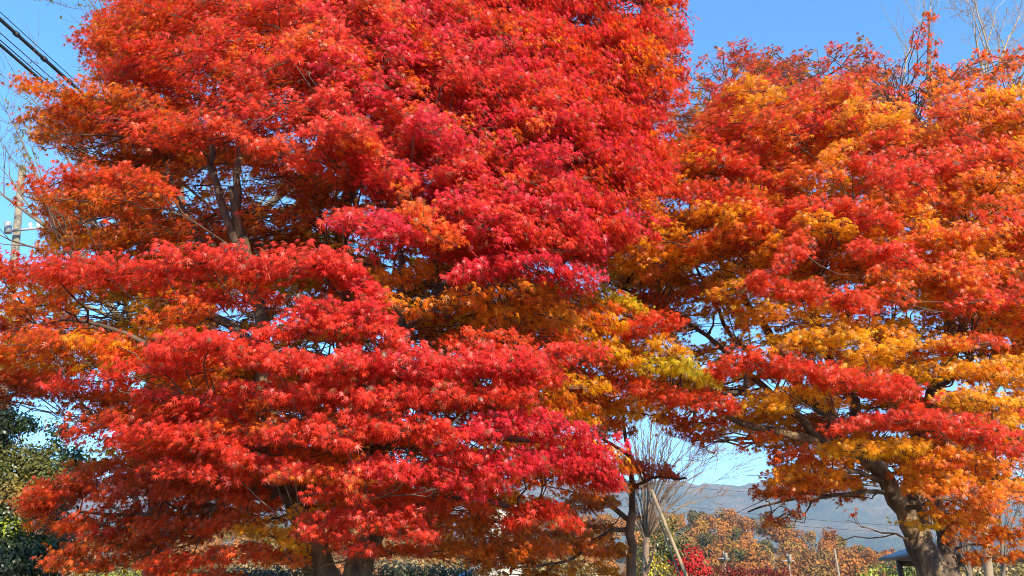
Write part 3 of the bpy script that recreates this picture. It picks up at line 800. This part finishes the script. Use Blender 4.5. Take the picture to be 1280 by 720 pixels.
T.limb([(1190, 440, 12.2), (1230, 340, 12.2), (1250, 230, 12.2), (1255, 120, 12.3)], 0.07, 0.012)
T.limb([(1168, 490, 12.2), (1200, 460, 11), (1230, 440, 10.2), (1290, 430, 9.8)], 0.05, 0.012)
T.limb([(1140, 590, 12), (1180, 570, 10.8), (1220, 565, 9.8), (1265, 560, 9.4)], 0.05, 0.012)
T.limb([(1055, 558, 11.1), (1040, 530, 10), (1050, 500, 9.3), (1100, 490, 9)], 0.05, 0.012)
T.limb([(1025, 550, 10.9), (980, 510, 9.9), (930, 490, 9.3), (870, 500, 9.2), (780, 500, 9.3)], 0.05, 0.012)
T.limb([(1030, 430, 11.8), (1020, 390, 10.5), (1000, 370, 9.6), (960, 360, 9.4)], 0.04, 0.011)
T.limb([(1168, 490, 12.2), (1110, 440, 11), (1060, 430, 10)], 0.045, 0.011)
T.limb([(1108, 600, 11.45), (1060, 590, 10.9), (1010, 595, 10.4), (960, 605, 10.2)], 0.045, 0.011)
T.limb([(1118, 618, 11.5), (1080, 612, 11.4), (1030, 622, 11.3), (980, 625, 11.3), (935, 640, 11.2)], 0.035, 0.010, 0.45)
T.limb([(1130, 640, 11.5), (1165, 625, 10.6), (1200, 625, 9.8), (1230, 640, 9.6)], 0.04, 0.011)
T.limb([(1172, 650, 12.4), (1220, 660, 12.6), (1300, 670, 12.8)], 0.05, 0.012)
top = [(825, 200), (880, 165), (912, 112), (960, 112), (990, 125), (1012, 112), (1065, 110), (1090, 140), (1120, 138), (1150, 142), (1190, 112), (1300, 118), (1340, 440), (1160, 360), (880, 330), (760, 340), (770, 260)]
T.fill(top, 270, ['A', 'O', 'A', 'A', 'O', 'R'], (0.0, 0.4), (24, 70), (16, 44), 0.75, 0.6)
T.fill([(880, 150), (912, 100), (1065, 98), (1150, 158), (1200, 130), (1320, 130), (1320, 190), (1100, 200), (870, 200)], 80, ['R', 'R', 'O'], (0.0, 0.5), (20, 50), (12, 26), 0.65, 0.6)
T.fill(top, 100, ['A', 'O', 'B'], (0.4, 1.0), (50, 110), (18, 30))
T.fill([(780, 330), (900, 330), (1160, 360), (1340, 400), (1340, 560), (1060, 560), (860, 500), (760, 470)], 135, ['A', 'B', 'A', 'O'], (0.35, 1.0), (50, 110), (16, 26), 0.9)
T.fill([(880, 340), (1320, 370), (1320, 480), (1000, 480)], 60, ['A', 'O', 'Y'], (0.05, 0.35), (30, 80), (16, 26), 0.8)
T.fill([(960, 500), (1300, 500), (1300, 620), (1000, 610), (930, 570)], 55, ['A', 'B', 'B'], (0.35, 1.0), (50, 110), (16, 26), 0.9)
# sparse spire of leaves at the top right
for (x, y) in ((1148, 38), (1160, 24), (1150, 55), (1160, 78), (1172, 92), (1150, 90), (1180, 105), (1150, 112), (1165, 62), (1100, 78), (1112, 82), (1080, 70), (965, 66), (912, 66), (925, 60), (1042, 62), (1055, 68), (1262, 75), (1278, 70), (1215, 88)):
    T.pad([(x - 6, y), (x + 6, y + 2)], 14, .5, 'R', .8, 'D')
T.rim([(828, 165), (870, 140), (905, 88), (935, 88), (960, 92), (990, 104), (1010, 90), (1065, 88), (1090, 118), (1120, 122), (1150, 140), (1180, 100), (1220, 98), (1290, 92)], 190, ['R', 'O', 'R', 'D'], 30, (6, 12), 0.36)
T.rim([(920, 640), (980, 640), (1030, 650), (1085, 655)], 26, ['D', 'B'], 16, (7, 13), .5, (0.4, 0.6)); T.rim([(840, 520), (880, 535), (900, 545)], 16, ['D', 'B'], 18, (7, 13), .5, (0.08, 0.2))
# front layers
T.pad([(840, 185), (900, 195), (950, 220)], 30, .05, 'O', 1, 'R'); T.pad([(880, 205), (945, 212)], 22, .03, 'R')
T.pad([(850, 240), (930, 245), (960, 265)], 30, .05, 'O', 1, 'R')
T.pad([(860, 250), (930, 262), (965, 280)], 22, .04, 'R', 1, 'O')
T.pad([(985, 220), (1050, 225)], 26, .04, 'O'); T.pad([(1100, 200), (1180, 210), (1260, 200)], 30, .05, 'O', 1, 'R')
T.pad([(980, 265), (1060, 262), (1120, 285)], 30, .04, 'O', 1.1, 'R')
T.pad([(1000, 285), (1060, 290)], 22, .05, 'A')
T.pad([(1068, 312), (1105, 318), (1140, 330)], 28, .03, 'R', 1.1)
T.pad([(1140, 300), (1200, 300), (1290, 290)], 34, .05, 'O', 1.1, 'A')
T.pad([(1130, 345), (1200, 345), (1290, 340)], 30, .08, 'O', 1, 'A')
T.pad([(1196, 380), (1238, 378)], 18, .02, 'R')
T.pad([(1240, 375), (1310, 370)], 34, .04, 'O', 1, 'R')
T.pad([(860, 310), (930, 300), (985, 318)], 28, .08, 'O', 1, 'A')
T.pad([(780, 335), (840, 326), (885, 336)], 18, .12, 'Y', 1, 'A')
T.pad([(775, 355), (850, 350), (900, 372)], 34, .35, 'B', 1, 'A')
T.pad([(890, 350), (955, 345)], 20, .2, 'A'); T.pad([(905, 385), (935, 395)], 28, .2, 'A'); T.pad([(860, 370), (900, 380)], 24, .22, 'O', 1, 'B')
T.pad([(940, 358), (1000, 366), (1050, 376), (1088, 388)], 32, .02, 'O', 1.2, 'R')
T.pad([(990, 390), (1050, 398)], 18, .06, 'A')
T.pad([(966, 440), (1010, 425), (1065, 422)], 26, .04, 'A', 1.1, 'Y')
T.pad([(1075, 442), (1132, 432)], 24, .04, 'A', 1.1, 'Y')
T.pad([(930, 410), (975, 400)], 22, .15, 'A', 1, 'B')
T.pad([(738, 378), (775, 375), (805, 390)], 24, .06, 'G', 1.1, 'Y')
T.pad([(738, 410), (790, 418), (842, 402)], 36, .04, 'O', 1.1, 'R')
T.pad([(820, 430), (855, 440)], 26, .05, 'A', 1, 'Y')
T.pad([(800, 462), (850, 458), (892, 480)], 28, .03, 'G', 1.2, 'Y')
T.pad([(690, 470), (760, 475), (810, 478)], 24, .12, 'B', 1, 'A')
T.pad([(745, 480), (800, 488), (850, 500), (915, 508)], 34, .03, 'O', 1.1, 'R')
T.pad([(700, 495), (750, 488)], 26, .06, 'O', 1, 'Y')
T.pad([(700, 512), (760, 516), (830, 522)], 22, .1, 'A', 1, 'Y')
T.pad([(830, 528), (900, 530)], 20, .15, 'O', 1, 'B'); T.pad([(690, 500), (760, 508), (840, 505)], 44, .3, 'A', 1, 'O'); T.pad([(720, 440), (790, 445), (850, 460)], 44, .35, 'A', 1, 'O'); T.pad([(740, 400), (800, 380), (850, 400)], 40, .4, 'O', 1, 'B'); T.pad([(700, 525), (770, 530)], 26, .35, 'O', 1, 'B')
T.pad([(850, 545), (880, 552)], 18, .12, 'D', .8, 'B')
T.pad([(895, 468), (940, 450), (975, 462)], 34, .03, 'O', 1.2, 'R')
T.pad([(975, 462), (1020, 470), (1090, 488), (1140, 492)], 36, .02, 'R', 1.2, 'O')
T.pad([(930, 505), (985, 510)], 30, .05, 'A', 1.1, 'Y'); T.pad([(985, 490), (1050, 505)], 24, .08, 'A')
T.pad([(1040, 538), (1100, 528), (1160, 525)], 26, .02, 'R', 1.1, 'O')
T.pad([(1140, 512), (1175, 530), (1235, 548), (1268, 565)], 34, .02, 'R', 1.2, 'O')
T.pad([(1035, 562), (1100, 565), (1150, 560)], 28, .05, 'A', 1.1, 'Y')
T.pad([(1150, 580), (1200, 575), (1245, 590)], 32, .03, 'A', 1.1, 'O')
T.pad([(930, 560), (965, 548)], 24, .12, 'O', 1, 'A'); T.pad([(965, 580), (1010, 570)], 26, .15, 'O', 1, 'B')
T.pad([(960, 600), (1010, 598), (1065, 605)], 32, .12, 'A', 1.1, 'O')
T.pad([(1000, 575), (1060, 580)], 26, .2, 'A', 1, 'B')
T.pad([(920, 640), (960, 622), (1010, 615)], 34, .45, 'B', 1.4, 'D'); T.pad([(925, 650), (945, 655)], 14, .5, 'A', .8)
T.pad([(1000, 618), (1085, 622)], 30, .5, 'B', 1.4, 'D')
T.pad([(1022, 655), (1055, 650), (1085, 660)], 26, .42, 'D', 1.1, 'B'); T.pad([(1030, 672), (1055, 675)], 14, .4, 'D', .5, 'B')
T.pad([(1148, 612), (1195, 608), (1232, 636)], 40, .02, 'A', 1.2, 'O')
T.pad([(1170, 640), (1230, 650)], 22, .06, 'A', 1, 'O'); T.pad([(1145, 655), (1170, 660)], 16, .1, 'A', .9)
T.pad([(1240, 620), (1300, 612)], 34, .03, 'A', 1.1, 'O')
T.pad([(1180, 495), (1240, 505), (1310, 500)], 24, .08, 'A', 1, 'Y'); T.pad([(1200, 462), (1290, 450)], 22, .1, 'A', .9)
T.pad([(1250, 525), (1320, 530)], 24, .08, 'A', 1, 'Y')
T.pad([(1190, 675), (1250, 668), (1320, 660)], 34, .7, 'B', .9, 'D'); T.pad([(1180, 655), (1230, 650)], 22, .75, 'D', .8, 'B')
T.pad([(1210, 700), (1310, 690)], 30, .75, 'B', .7, 'D')
T.build('maple_tree', 'orange and yellow maple with red sprays on a leaning forked trunk at the right', 'tree', None, at(1250, 952, 11.6) * np.array((1, 1, 0)), TN, M['bark'], M['leaf'])

# ================================================================== small shaded maple between them
T = Maple(3, 740, 620, 150, 130, 14.5, 1.4, 0.09)
T.gaps = [(840, 560, 30, 12), (628, 650, 8, 16), (830, 630, 40, 20), (765, 640, 16, 10), (770, 560, 14, 14)]
T.limb([gp(788, 14.5), at(789, 760, 14.5), at(790, 700, 14.5), at(791, 640, 14.5)], 0.095, 0.07, 0)
TN = 1
T.limb([at(791, 645, 14.5), at(790, 600, 14.5), at(785, 550, 14.5), at(775, 500, 14.5)], 0.06, 0.02)
T.limb([at(790, 650, 14.5), at(740, 620, 14.3), at(690, 640, 14), at(620, 660, 14)], 0.05, 0.012)
T.limb([at(790, 610, 14.5), at(815, 598, 14.3), at(845, 597, 14.2), at(858, 598, 14.2)], 0.028, 0.018)
T.limb([at(790, 660, 14.5), at(750, 670, 14.3), at(710, 700, 14.2), at(640, 710, 14.2)], 0.045, 0.012)
T.limb([at(787, 570, 14.5), at(740, 540, 14.6), at(700, 530, 14.6)], 0.04, 0.012)
T.pad([(765, 592), (800, 585), (842, 596)], 30, .4, 'O', 1, 'D'); T.pad([(765, 612), (800, 610)], 20, .5, 'D')
T.pad([(745, 545), (790, 540)], 34, .5, 'D', 1.0, 'B'); T.pad([(690, 550), (750, 560)], 34, .6, 'D', .9)
T.pad([(790, 648), (812, 645)], 12, .5, 'D', .7)
T.pad([(690, 640), (740, 632), (775, 640)], 34, .4, 'B', 1, 'D'); T.pad([(660, 690), (720, 685), (775, 690)], 44, .4, 'B', 1, 'D')
T.pad([(560, 680), (620, 690), (660, 680)], 50, .5, 'B', 1.3, 'D'); T.pad([(595, 650), (650, 655)], 50, .6, 'B', 1.3, 'D'); T.pad([(590, 700), (660, 705)], 40, .45, 'B', 1.2, 'D'); T.pad([(570, 650), (610, 650)], 26, .6, 'D', .7)
T.pad([(640, 665), (700, 668), (760, 660)], 26, .6, 'D', 1, 'B'); T.pad([(600, 715), (680, 720), (770, 718)], 34, .5, 'B', .8, 'A')
T.build('maple_tree', 'small dark trunked maple in shade between the two big maples', 'tree', None, gp(788, 14.5), TN, M['twig'], M['leaf'])

# ================================================================== leafy trees and shrubs of oval leaves
def leafy(name, label, cat, base, blobs, cols, leaf, n_per, mat, trunk=None, seed=0, group=None, tmpl=OVAL, bark=None):
    """blobs: (px, py, Y, rx_px, ry_px, colour index)"""
    rg = np.random.default_rng(seed)
    root = empty(name, base, label, cat, group)
    P, N2, Tt, S2, C2 = [], [], [], [], []
    tw = MB()
    bx = np.asarray(base, float)
    for (px, py, Y, rx, ry, ci) in blobs:
        c = at(px, py, Y); sc = scale_at(px, py, Y)
        n_ = max(20, int(17 * n_per * rx * ry * sc * sc / (leaf * leaf)))
        nc = max(4, n_ // 6)
        d = norm(rg.normal(0, 1, (nc, 3))) * (rg.uniform(0.25, 1, (nc, 1)) ** 0.5)
        cen = c + d * np.array((rx * sc, (rx + ry) / 2 * sc, ry * sc))
        cen = cen[cen[:, 2] > 0.05]
        if not len(cen): continue
        pos = np.repeat(cen, 6, axis=0) + rg.normal(0, leaf * 0.9, (len(cen) * 6, 3))
        k = len(pos)
        o_ = pos - c
        P.append(pos); N2.append(norm(o_) * 0.8 + np.array((0, -.1, 0.5)) + rg.normal(0, 0.5, (k, 3))); Tt.append(norm(o_) + np.array((0, 0, -0.4)) + rg.normal(0, 0.5, (k, 3)))
        S2.append(leaf * rg.uniform(0.7, 1.3, k)); C2.append(np.array(cols[ci]) * rg.uniform(0.65, 1.25, (k, 1)))
        st_ = np.array((bx[0] * .6 + c[0] * .4, bx[1] * .6 + c[1] * .4, max(0.1, c[2] * 0.45)))
        tw.tube([st_, (st_ + c) / 2 + rg.normal(0, .05, 3), c], [0.035, 0.022, 0.010], 5)
        for q in range(6):
            tw.tube([c + rg.normal(0, .03, 3), cen[rg.integers(len(cen))]], [0.009, 0.004], 4)
        tw.tube([bx, st_], [0.035, 0.025], 5)
    if trunk: 
        tm = MB(); tm.tube(trunk[0], trunk[1], 8); tm.build('trunk', bark or M['grey_bark'], root, True)
    tw.build('branches', bark or M['grey_bark'], root, True)
    leaves_mesh('crown' if trunk else 'foliage', np.concatenate(P), np.concatenate(N2), np.concatenate(Tt), np.concatenate(S2), np.concatenate(C2), tmpl, mat, root)
    return root
greens = [(0.035, 0.058, 0.012), (0.12, 0.12, 0.02), (0.25, 0.175, 0.035), (0.022, 0.036, 0.011), (0.30, 0.34, 0.02), (0.34, 0.25, 0.10)]
bs = gp(-70, 20.5)
bl = [(-60, 560, 20.5, 70, 60, 0), (-20, 540, 20.2, 40, 40, 3), (10, 590, 20.0, 38, 34, 1), (40, 575, 20.0, 22, 18, 1), (65, 595, 19.9, 28, 20, 1), (92, 575, 20.0, 18, 14, 0), (25, 625, 19.8, 30, 26, 2), (5, 660, 19.8, 36, 30, 0), (45, 690, 19.8, 26, 24, 0), (15, 700, 19.6, 36, 30, 3),
      (70, 670, 20.0, 20, 22, 0), (70, 625, 20.0, 22, 22, 0), (-40, 640, 20.3, 50, 60, 3), (-30, 710, 20.0, 50, 50, 0), (30, 530, 20.2, 20, 10, 0), (75, 540, 20.2, 18, 7, 0), (70, 560, 20.1, 14, 6, 1), (3, 520, 20.1, 12, 22, 3), (10, 663, 19.5, 8, 10, 4), (100, 595, 20.2, 16, 14, 1), (60, 705, 20.0, 22, 20, 3)]
leafy('evergreen_tree', 'dark green broadleaf evergreen at the lower left corner', 'tree', bs, bl, greens, 0.10, 4.5, M['green_leaf'], ([bs, bs + np.array((0.1, 0, 2)), at(-60, 560, 20.5)], [0.22, 0.18, 0.08]), 3)
# shrubs in the gap between the maples
leafy('shrub', 'olive green shrub behind the dark trunk of the small maple', 'shrub', gp(825, 34), [(815, 690, 34, 24, 26, 1), (840, 680, 34, 22, 26, 1), (830, 655, 35, 20, 18, 2), (850, 700, 34, 24, 20, 0), (800, 705, 33, 16, 18, 1), (820, 715, 33, 30, 14, 1)], greens, 0.16, 1.2, M['green_leaf'], None, 4)
leafy('shrub', 'small yellow leaved shrub beside the leaning pole', 'shrub', gp(818, 30), [(820, 700, 30, 8, 7, 0), (828, 705, 30, 6, 6, 0), (814, 712, 30, 9, 8, 1)], [(0.62, 0.40, 0.02), (0.45, 0.42, 0.03)], 0.13, 1.2, M['green_leaf'], None, 5)
leafy('red_shrub', 'round bright red shrub right of the leaning pole', 'shrub', gp(861, 33), [(862, 701, 33, 17, 18, 0), (850, 712, 33, 13, 14, 0), (875, 712, 33, 13, 13, 0)], [(0.56, 0.03, 0.03)], 0.12, 1.6, M['wood_leaf'], None, 6)
leafy('red_hedge', 'low dark red hedge running right of the round red shrub', 'hedge', gp(930, 40), [(885 + 12 * k, 712 + 0.7 * k, 40, 11, 6, k % 2) for k in range(9)], [(0.30, 0.03, 0.025), (0.20, 0.03, 0.02)], 0.12, 1.6, M['leaf'], None, 7)
leafy('hedge', 'dark clipped hedge left of the crimson maple trunk', 'hedge', gp(325, 20), [(255 + 16 * k, 718, 20, 14, 9, k % 2) for k in range(8)], [(0.02, 0.035, 0.012), (0.03, 0.045, 0.015)], 0.07, 1.6, M['green_leaf'], None, 8)
leafy('hedge', 'dark hedge right of the crimson maple trunk', 'hedge', gp(520, 20), [(460 + 16 * k, 718, 20, 14, 11, k % 2) for k in range(9)], [(0.035, 0.05, 0.018), (0.06, 0.07, 0.02)], 0.07, 1.6, M['green_leaf'], None, 9)
# roadside thickets beyond the lawn
for k, (px, Y, lb, ci) in enumerate(((100, 60, 'tawny thicket below the drooping foliage at the lower left', 5), (190, 55, 'olive thicket seen under the red foliage left of the trunk', 1), (330, 62, 'pale tan thicket just left of the crimson maple trunk', 5),
                                     (520, 58, 'tan thicket behind the hedge right of the crimson trunk', 5), (690, 60, 'straw coloured thicket behind the small shaded maple', 5), (1145, 75, 'yellow green thicket under the pavilion roof', 1), (1240, 60, 'tan thicket at the lower right corner', 5))):
    leafy('thicket', lb, 'thicket', gp(px, Y), [(px + dx, 715 - dy, Y, 24, 16, ci if (j % 3) else (2 if ci == 5 else 4)) for j, (dx, dy) in enumerate(((-50, -8), (-25, 4), (0, 10), (25, 4), (50, -8), (12, -8), (-14, -10), (38, -12)))], greens, 0.28, 1.1, M['green_leaf'], None, 20 + k)

# ================================================================== poles, cables, buildings
def pole_obj(name, label, cat, p0, p1, r0, r1, mat, group=None):
    root = empty(name, p0, label, cat, group)
    m_ = MB(); m_.tube([p0, (np.asarray(p0) * .5 + np.asarray(p1) * .5), p1], [r0, (r0 + r1) / 2, r1], 12)
    m_.build('pole', mat, root, True)
    return root
# concrete pole at the left edge
Yp = 21.0
p1 = at(28, 208, Yp); p0 = np.array((p1[0] + 1.45, Yp, 0.0))
pr = pole_obj('utility_pole', 'pale concrete utility pole with crossarm at the left edge', 'utility pole', p0, p1, 0.15, 0.085, M['concrete'])
c_ = at(29, 288, Yp - 0.22)
a_ = MB(); a_.tube([at(8, 289, Yp - .25), at(60, 284, Yp - .25)], [0.035, 0.035], 6); a_.build('crossarm', M['steel'], pr)
a_ = MB(); a_.tube([at(10, 278, Yp - .45), at(10, 291, Yp - .45)], [0.09, 0.09], 10); a_.build('transformer', M['steel'], pr)
for px in (38, 48, 58):
    i_ = MB(); i_.tube([at(px, 285, Yp - .25), at(px, 281, Yp - .25), at(px, 277, Yp - .25)], [0.035, 0.05, 0.03], 8); i_.build('insulator', M['ceramic'], pr)
# overhead cables passing behind the crimson maple
Yc0, Yc1 = 7.0, 70.0
def cable(label, px0, py0, r, lash=False, Yref=15.5, cat='cable', group='overhead cables at the upper left'):
    A = at(px0, py0, Yref)
    d = np.array(((810 - 640) / F_PX / CP * 1.0, 1.0, 0.0))
    pts = [A + d * t + np.array((0, 0, 0.0006 * (t - 10) ** 2 - 0.06)) for t in np.linspace(-9, 60, 28)]
    m_ = MB(); m_.tube(pts, [r] * len(pts), 8)
    if lash:
        for t in np.arange(-8.5, 40, 0.9):
            c = A + d * t + np.array((0, 0, 0.0006 * (t - 10) ** 2 - 0.06))
            m_.tube([c - d * .05, c + d * .05], [r * 1.5, r * 1.5], 8)
    o = m_.build('overhead_cable', M['cable'], None, True)
    return tag(o, label, cat, group)
cable('thick black overhead cable, upper of the two thick ones', 0, 24, 0.040, True)
cable('thick black overhead cable, lower of the two thick ones', 0, 56, 0.034)
cable('thin wire running just above the thick upper cable', 0, 15, 0.009)
cable('thin wire below the thick upper cable', 0, 41, 0.010)
cable('thin wire just above the thick lower cable', 0, 50, 0.012)
# leaning timber pole and its stay wire
p0, p1 = at(868, 745, 27), at(814, 612, 27)
p0 = p1 + (p0 - p1) * ((p1[2]) / (p1[2] - p0[2]))
pole_obj('leaning_pole', 'pale timber pole leaning to the left between the two big maples', 'pole', p0, p1, 0.066, 0.05, M['timber'])
s1 = at(824, 650, 27.2); s0 = s1 + (p0 - p1) * 0.97 * (s1[2] / p1[2]) + np.array((-.08, .1, 0)); s0[2] = 0
m_ = MB(); m_.tube([s0, s1], [0.03, 0.025], 6); o = m_.build('stake', M['timber']); tag(o, 'thin cane stake leaning beside the timber pole', 'stake')
# distant poles by the road at the foot of the wood
for (px, pyt, Y, r, lb, arm) in ((1043, 686, 95, 0.10, 'slim pale utility pole in front of the autumn wood, nearest the pavilion', False), (984, 692, 110, 0.11, 'pale utility pole carrying boxes in front of the autumn wood', True), (904, 689, 120, 0.10, 'pale utility pole with crossarm above the red hedge', True)):
    p1 = at(px, pyt, Y); p0 = np.array((p1[0] + 0.4, Y, 0))
    pr = pole_obj('utility_pole', lb, 'utility pole', p0, p1, r * 1.2, r, M['concrete'])
    if arm:
        a_ = MB(); a_.box(at(px + 0.4, pyt + 9, Y - .3), (1.5, 0.09, 0.10)); a_.build('crossarm', M['steel'], pr)
        a_ = MB(); q = at(px + 4, pyt + 11, Y - .5); a_.tube([q, q + np.array((0, 0, 0.9))], [0.2, 0.2], 10); a_.build('transformer', M['concrete'], pr)
# thin wires across the mountain
for (x0, y0, x1, y1, Y, lb) in ((760, 588, 1000, 610, 60, 'thin wire crossing the sky above the mountain ridge'), (760, 622, 1180, 664, 62, 'thin wire crossing in front of the mountain, lower of the pair'), (760, 612, 1180, 655, 61, 'thin wire crossing in front of the mountain, upper of the pair')):
    A, B = at(x0 - 120, y0 - 10, Y), at(x1 + 120, y1 + 8, Y + 12)
    pts = [A + (B - A) * t + np.array((0, 0, -3.0 * t * (1 - t))) for t in np.linspace(0, 1, 24)]
    m_ = MB(); m_.tube(pts, [0.014] * 24, 5); tag(m_.build('overhead_wire', M['cable']), lb, 'wire', 'wires crossing the gap')
# pavilion
Yv = 24.0
e0 = at(1098, 697, Yv + 3.4)
zr = e0[2]
xl, xr = e0[0], e0[0] + 3.4
yf, yb = Yv, Yv + 3.4
root = empty('pavilion', ((xl + xr) / 2, (yf + yb) / 2, 0), 'small open garden pavilion with a low dark roof behind the right-hand trunk', 'pavilion')
m_ = MB()
cx, cyy = (xl + xr) / 2, (yf + yb) / 2
b = m_.verts([(xl, yf, zr), (xr, yf, zr), (xr, yb, zr), (xl, yb, zr), (cx, cyy, zr + 0.62), (xl, yf, zr - .09), (xr, yf, zr - .09), (xr, yb, zr - .09), (xl, yb, zr - .09)])
for f in ((0, 1, 4), (1, 2, 4), (2, 3, 4), (3, 0, 4), (5, 6, 1, 0), (6, 7, 2, 1), (7, 8, 3, 2), (8, 5, 0, 3), (8, 7, 6, 5)):
    m_.face(tuple(b + i for i in f))
m_.build('roof', M['dark_roof'], root)
for (x, y) in ((xl + .42, yf + .42), (xr - .42, yf + .42), (xr - .42, yb - .42), (xl + .42, yb - .42)):
    q = MB(); q.box((x, y, (zr - .1) / 2), (0.12, 0.12, zr - .1)); q.build('post', M['dark_wood'], root)
for y in (yf + .42, yb - .42):
    q = MB(); q.box((cx, y, zr - .19), (xr - xl - .9, 0.09, 0.16)); q.build('beam', M['dark_wood'], root)
q = MB(); q.box((cx, yb - .75, .42), (2.2, .4, .06)); q.box((cx - .8, yb - .75, .2), (.08, .3, .38)); q.box((cx + .8, yb - .75, .2), (.08, .3, .38)); tag(q.build('bench', M['dark_wood']), 'dark timber bench under the pavilion roof', 'bench')
# white house glimpsed through the leaves
Yh = 42.0
h0, h1 = at(588, 700, Yh), at(652, 625, Yh)
zt = h1[2]; xl, xr = h0[0], h1[0]; dep = 6
root = empty('house', ((xl + xr) / 2, Yh + dep / 2, 0), 'white house glimpsed through the foliage under the crimson maple', 'house')
q = MB(); q.box(((xl + xr) / 2, Yh + dep / 2, zt / 2), (xr - xl, dep, zt)); q.build('wall', M['white_wall'], root)
q = MB()
cx = (xl + xr) / 2
b = q.verts([(xl - .4, Yh - .4, zt + .02), (xr + .4, Yh - .4, zt + .02), (xr + .4, Yh + dep + .4, zt + .02), (xl - .4, Yh + dep + .4, zt + .02), (xl - .4, Yh + dep / 2, zt + .8), (xr + .4, Yh + dep / 2, zt + .8)])
for f in ((0, 1, 5, 4), (2, 3, 4, 5), (0, 4, 3), (1, 2, 5), (3, 2, 1, 0)):
    q.face(tuple(b + i for i in f))
q.build('roof', M['grey_tile'], root)
for (x, z) in ((xl + .7, 1.5), (xr - .7, 1.5), (xl + .7, 4.2)):
    q = MB(); q.box((x, Yh - .03, z), (.9, .1, 1.1)); w_ = q.build('window', M['steel'], root)
    q = MB(); q.box((x, Yh - .09, z), (.78, .04, .98)); q.build('pane', M['glass'], w_)
# blue sheet below the foliage
q = MB()
c = at(577, 716, 30)
pts = [(c[0] + dx, 30 + dy, z) for dx, dy, z in ((-.5, -.4, 0), (.5, -.4, 0), (.55, .5, 0), (-.5, .5, 0), (-.36, -.25, c[2] * .95), (.30, -.22, c[2]), (.32, .3, c[2] * 1.04), (-.3, .3, c[2] * .98))]
b = q.verts(pts)
for f in ((4, 5, 6, 7), (0, 1, 5, 4), (1, 2, 6, 5), (2, 3, 7, 6), (3, 0, 4, 7)):
    q.face(tuple(b + i for i in f))
tag(q.build('tarpaulin', M['blue_tarp']), 'bright blue tarpaulin over a pile under the crimson maple foliage', 'tarpaulin')
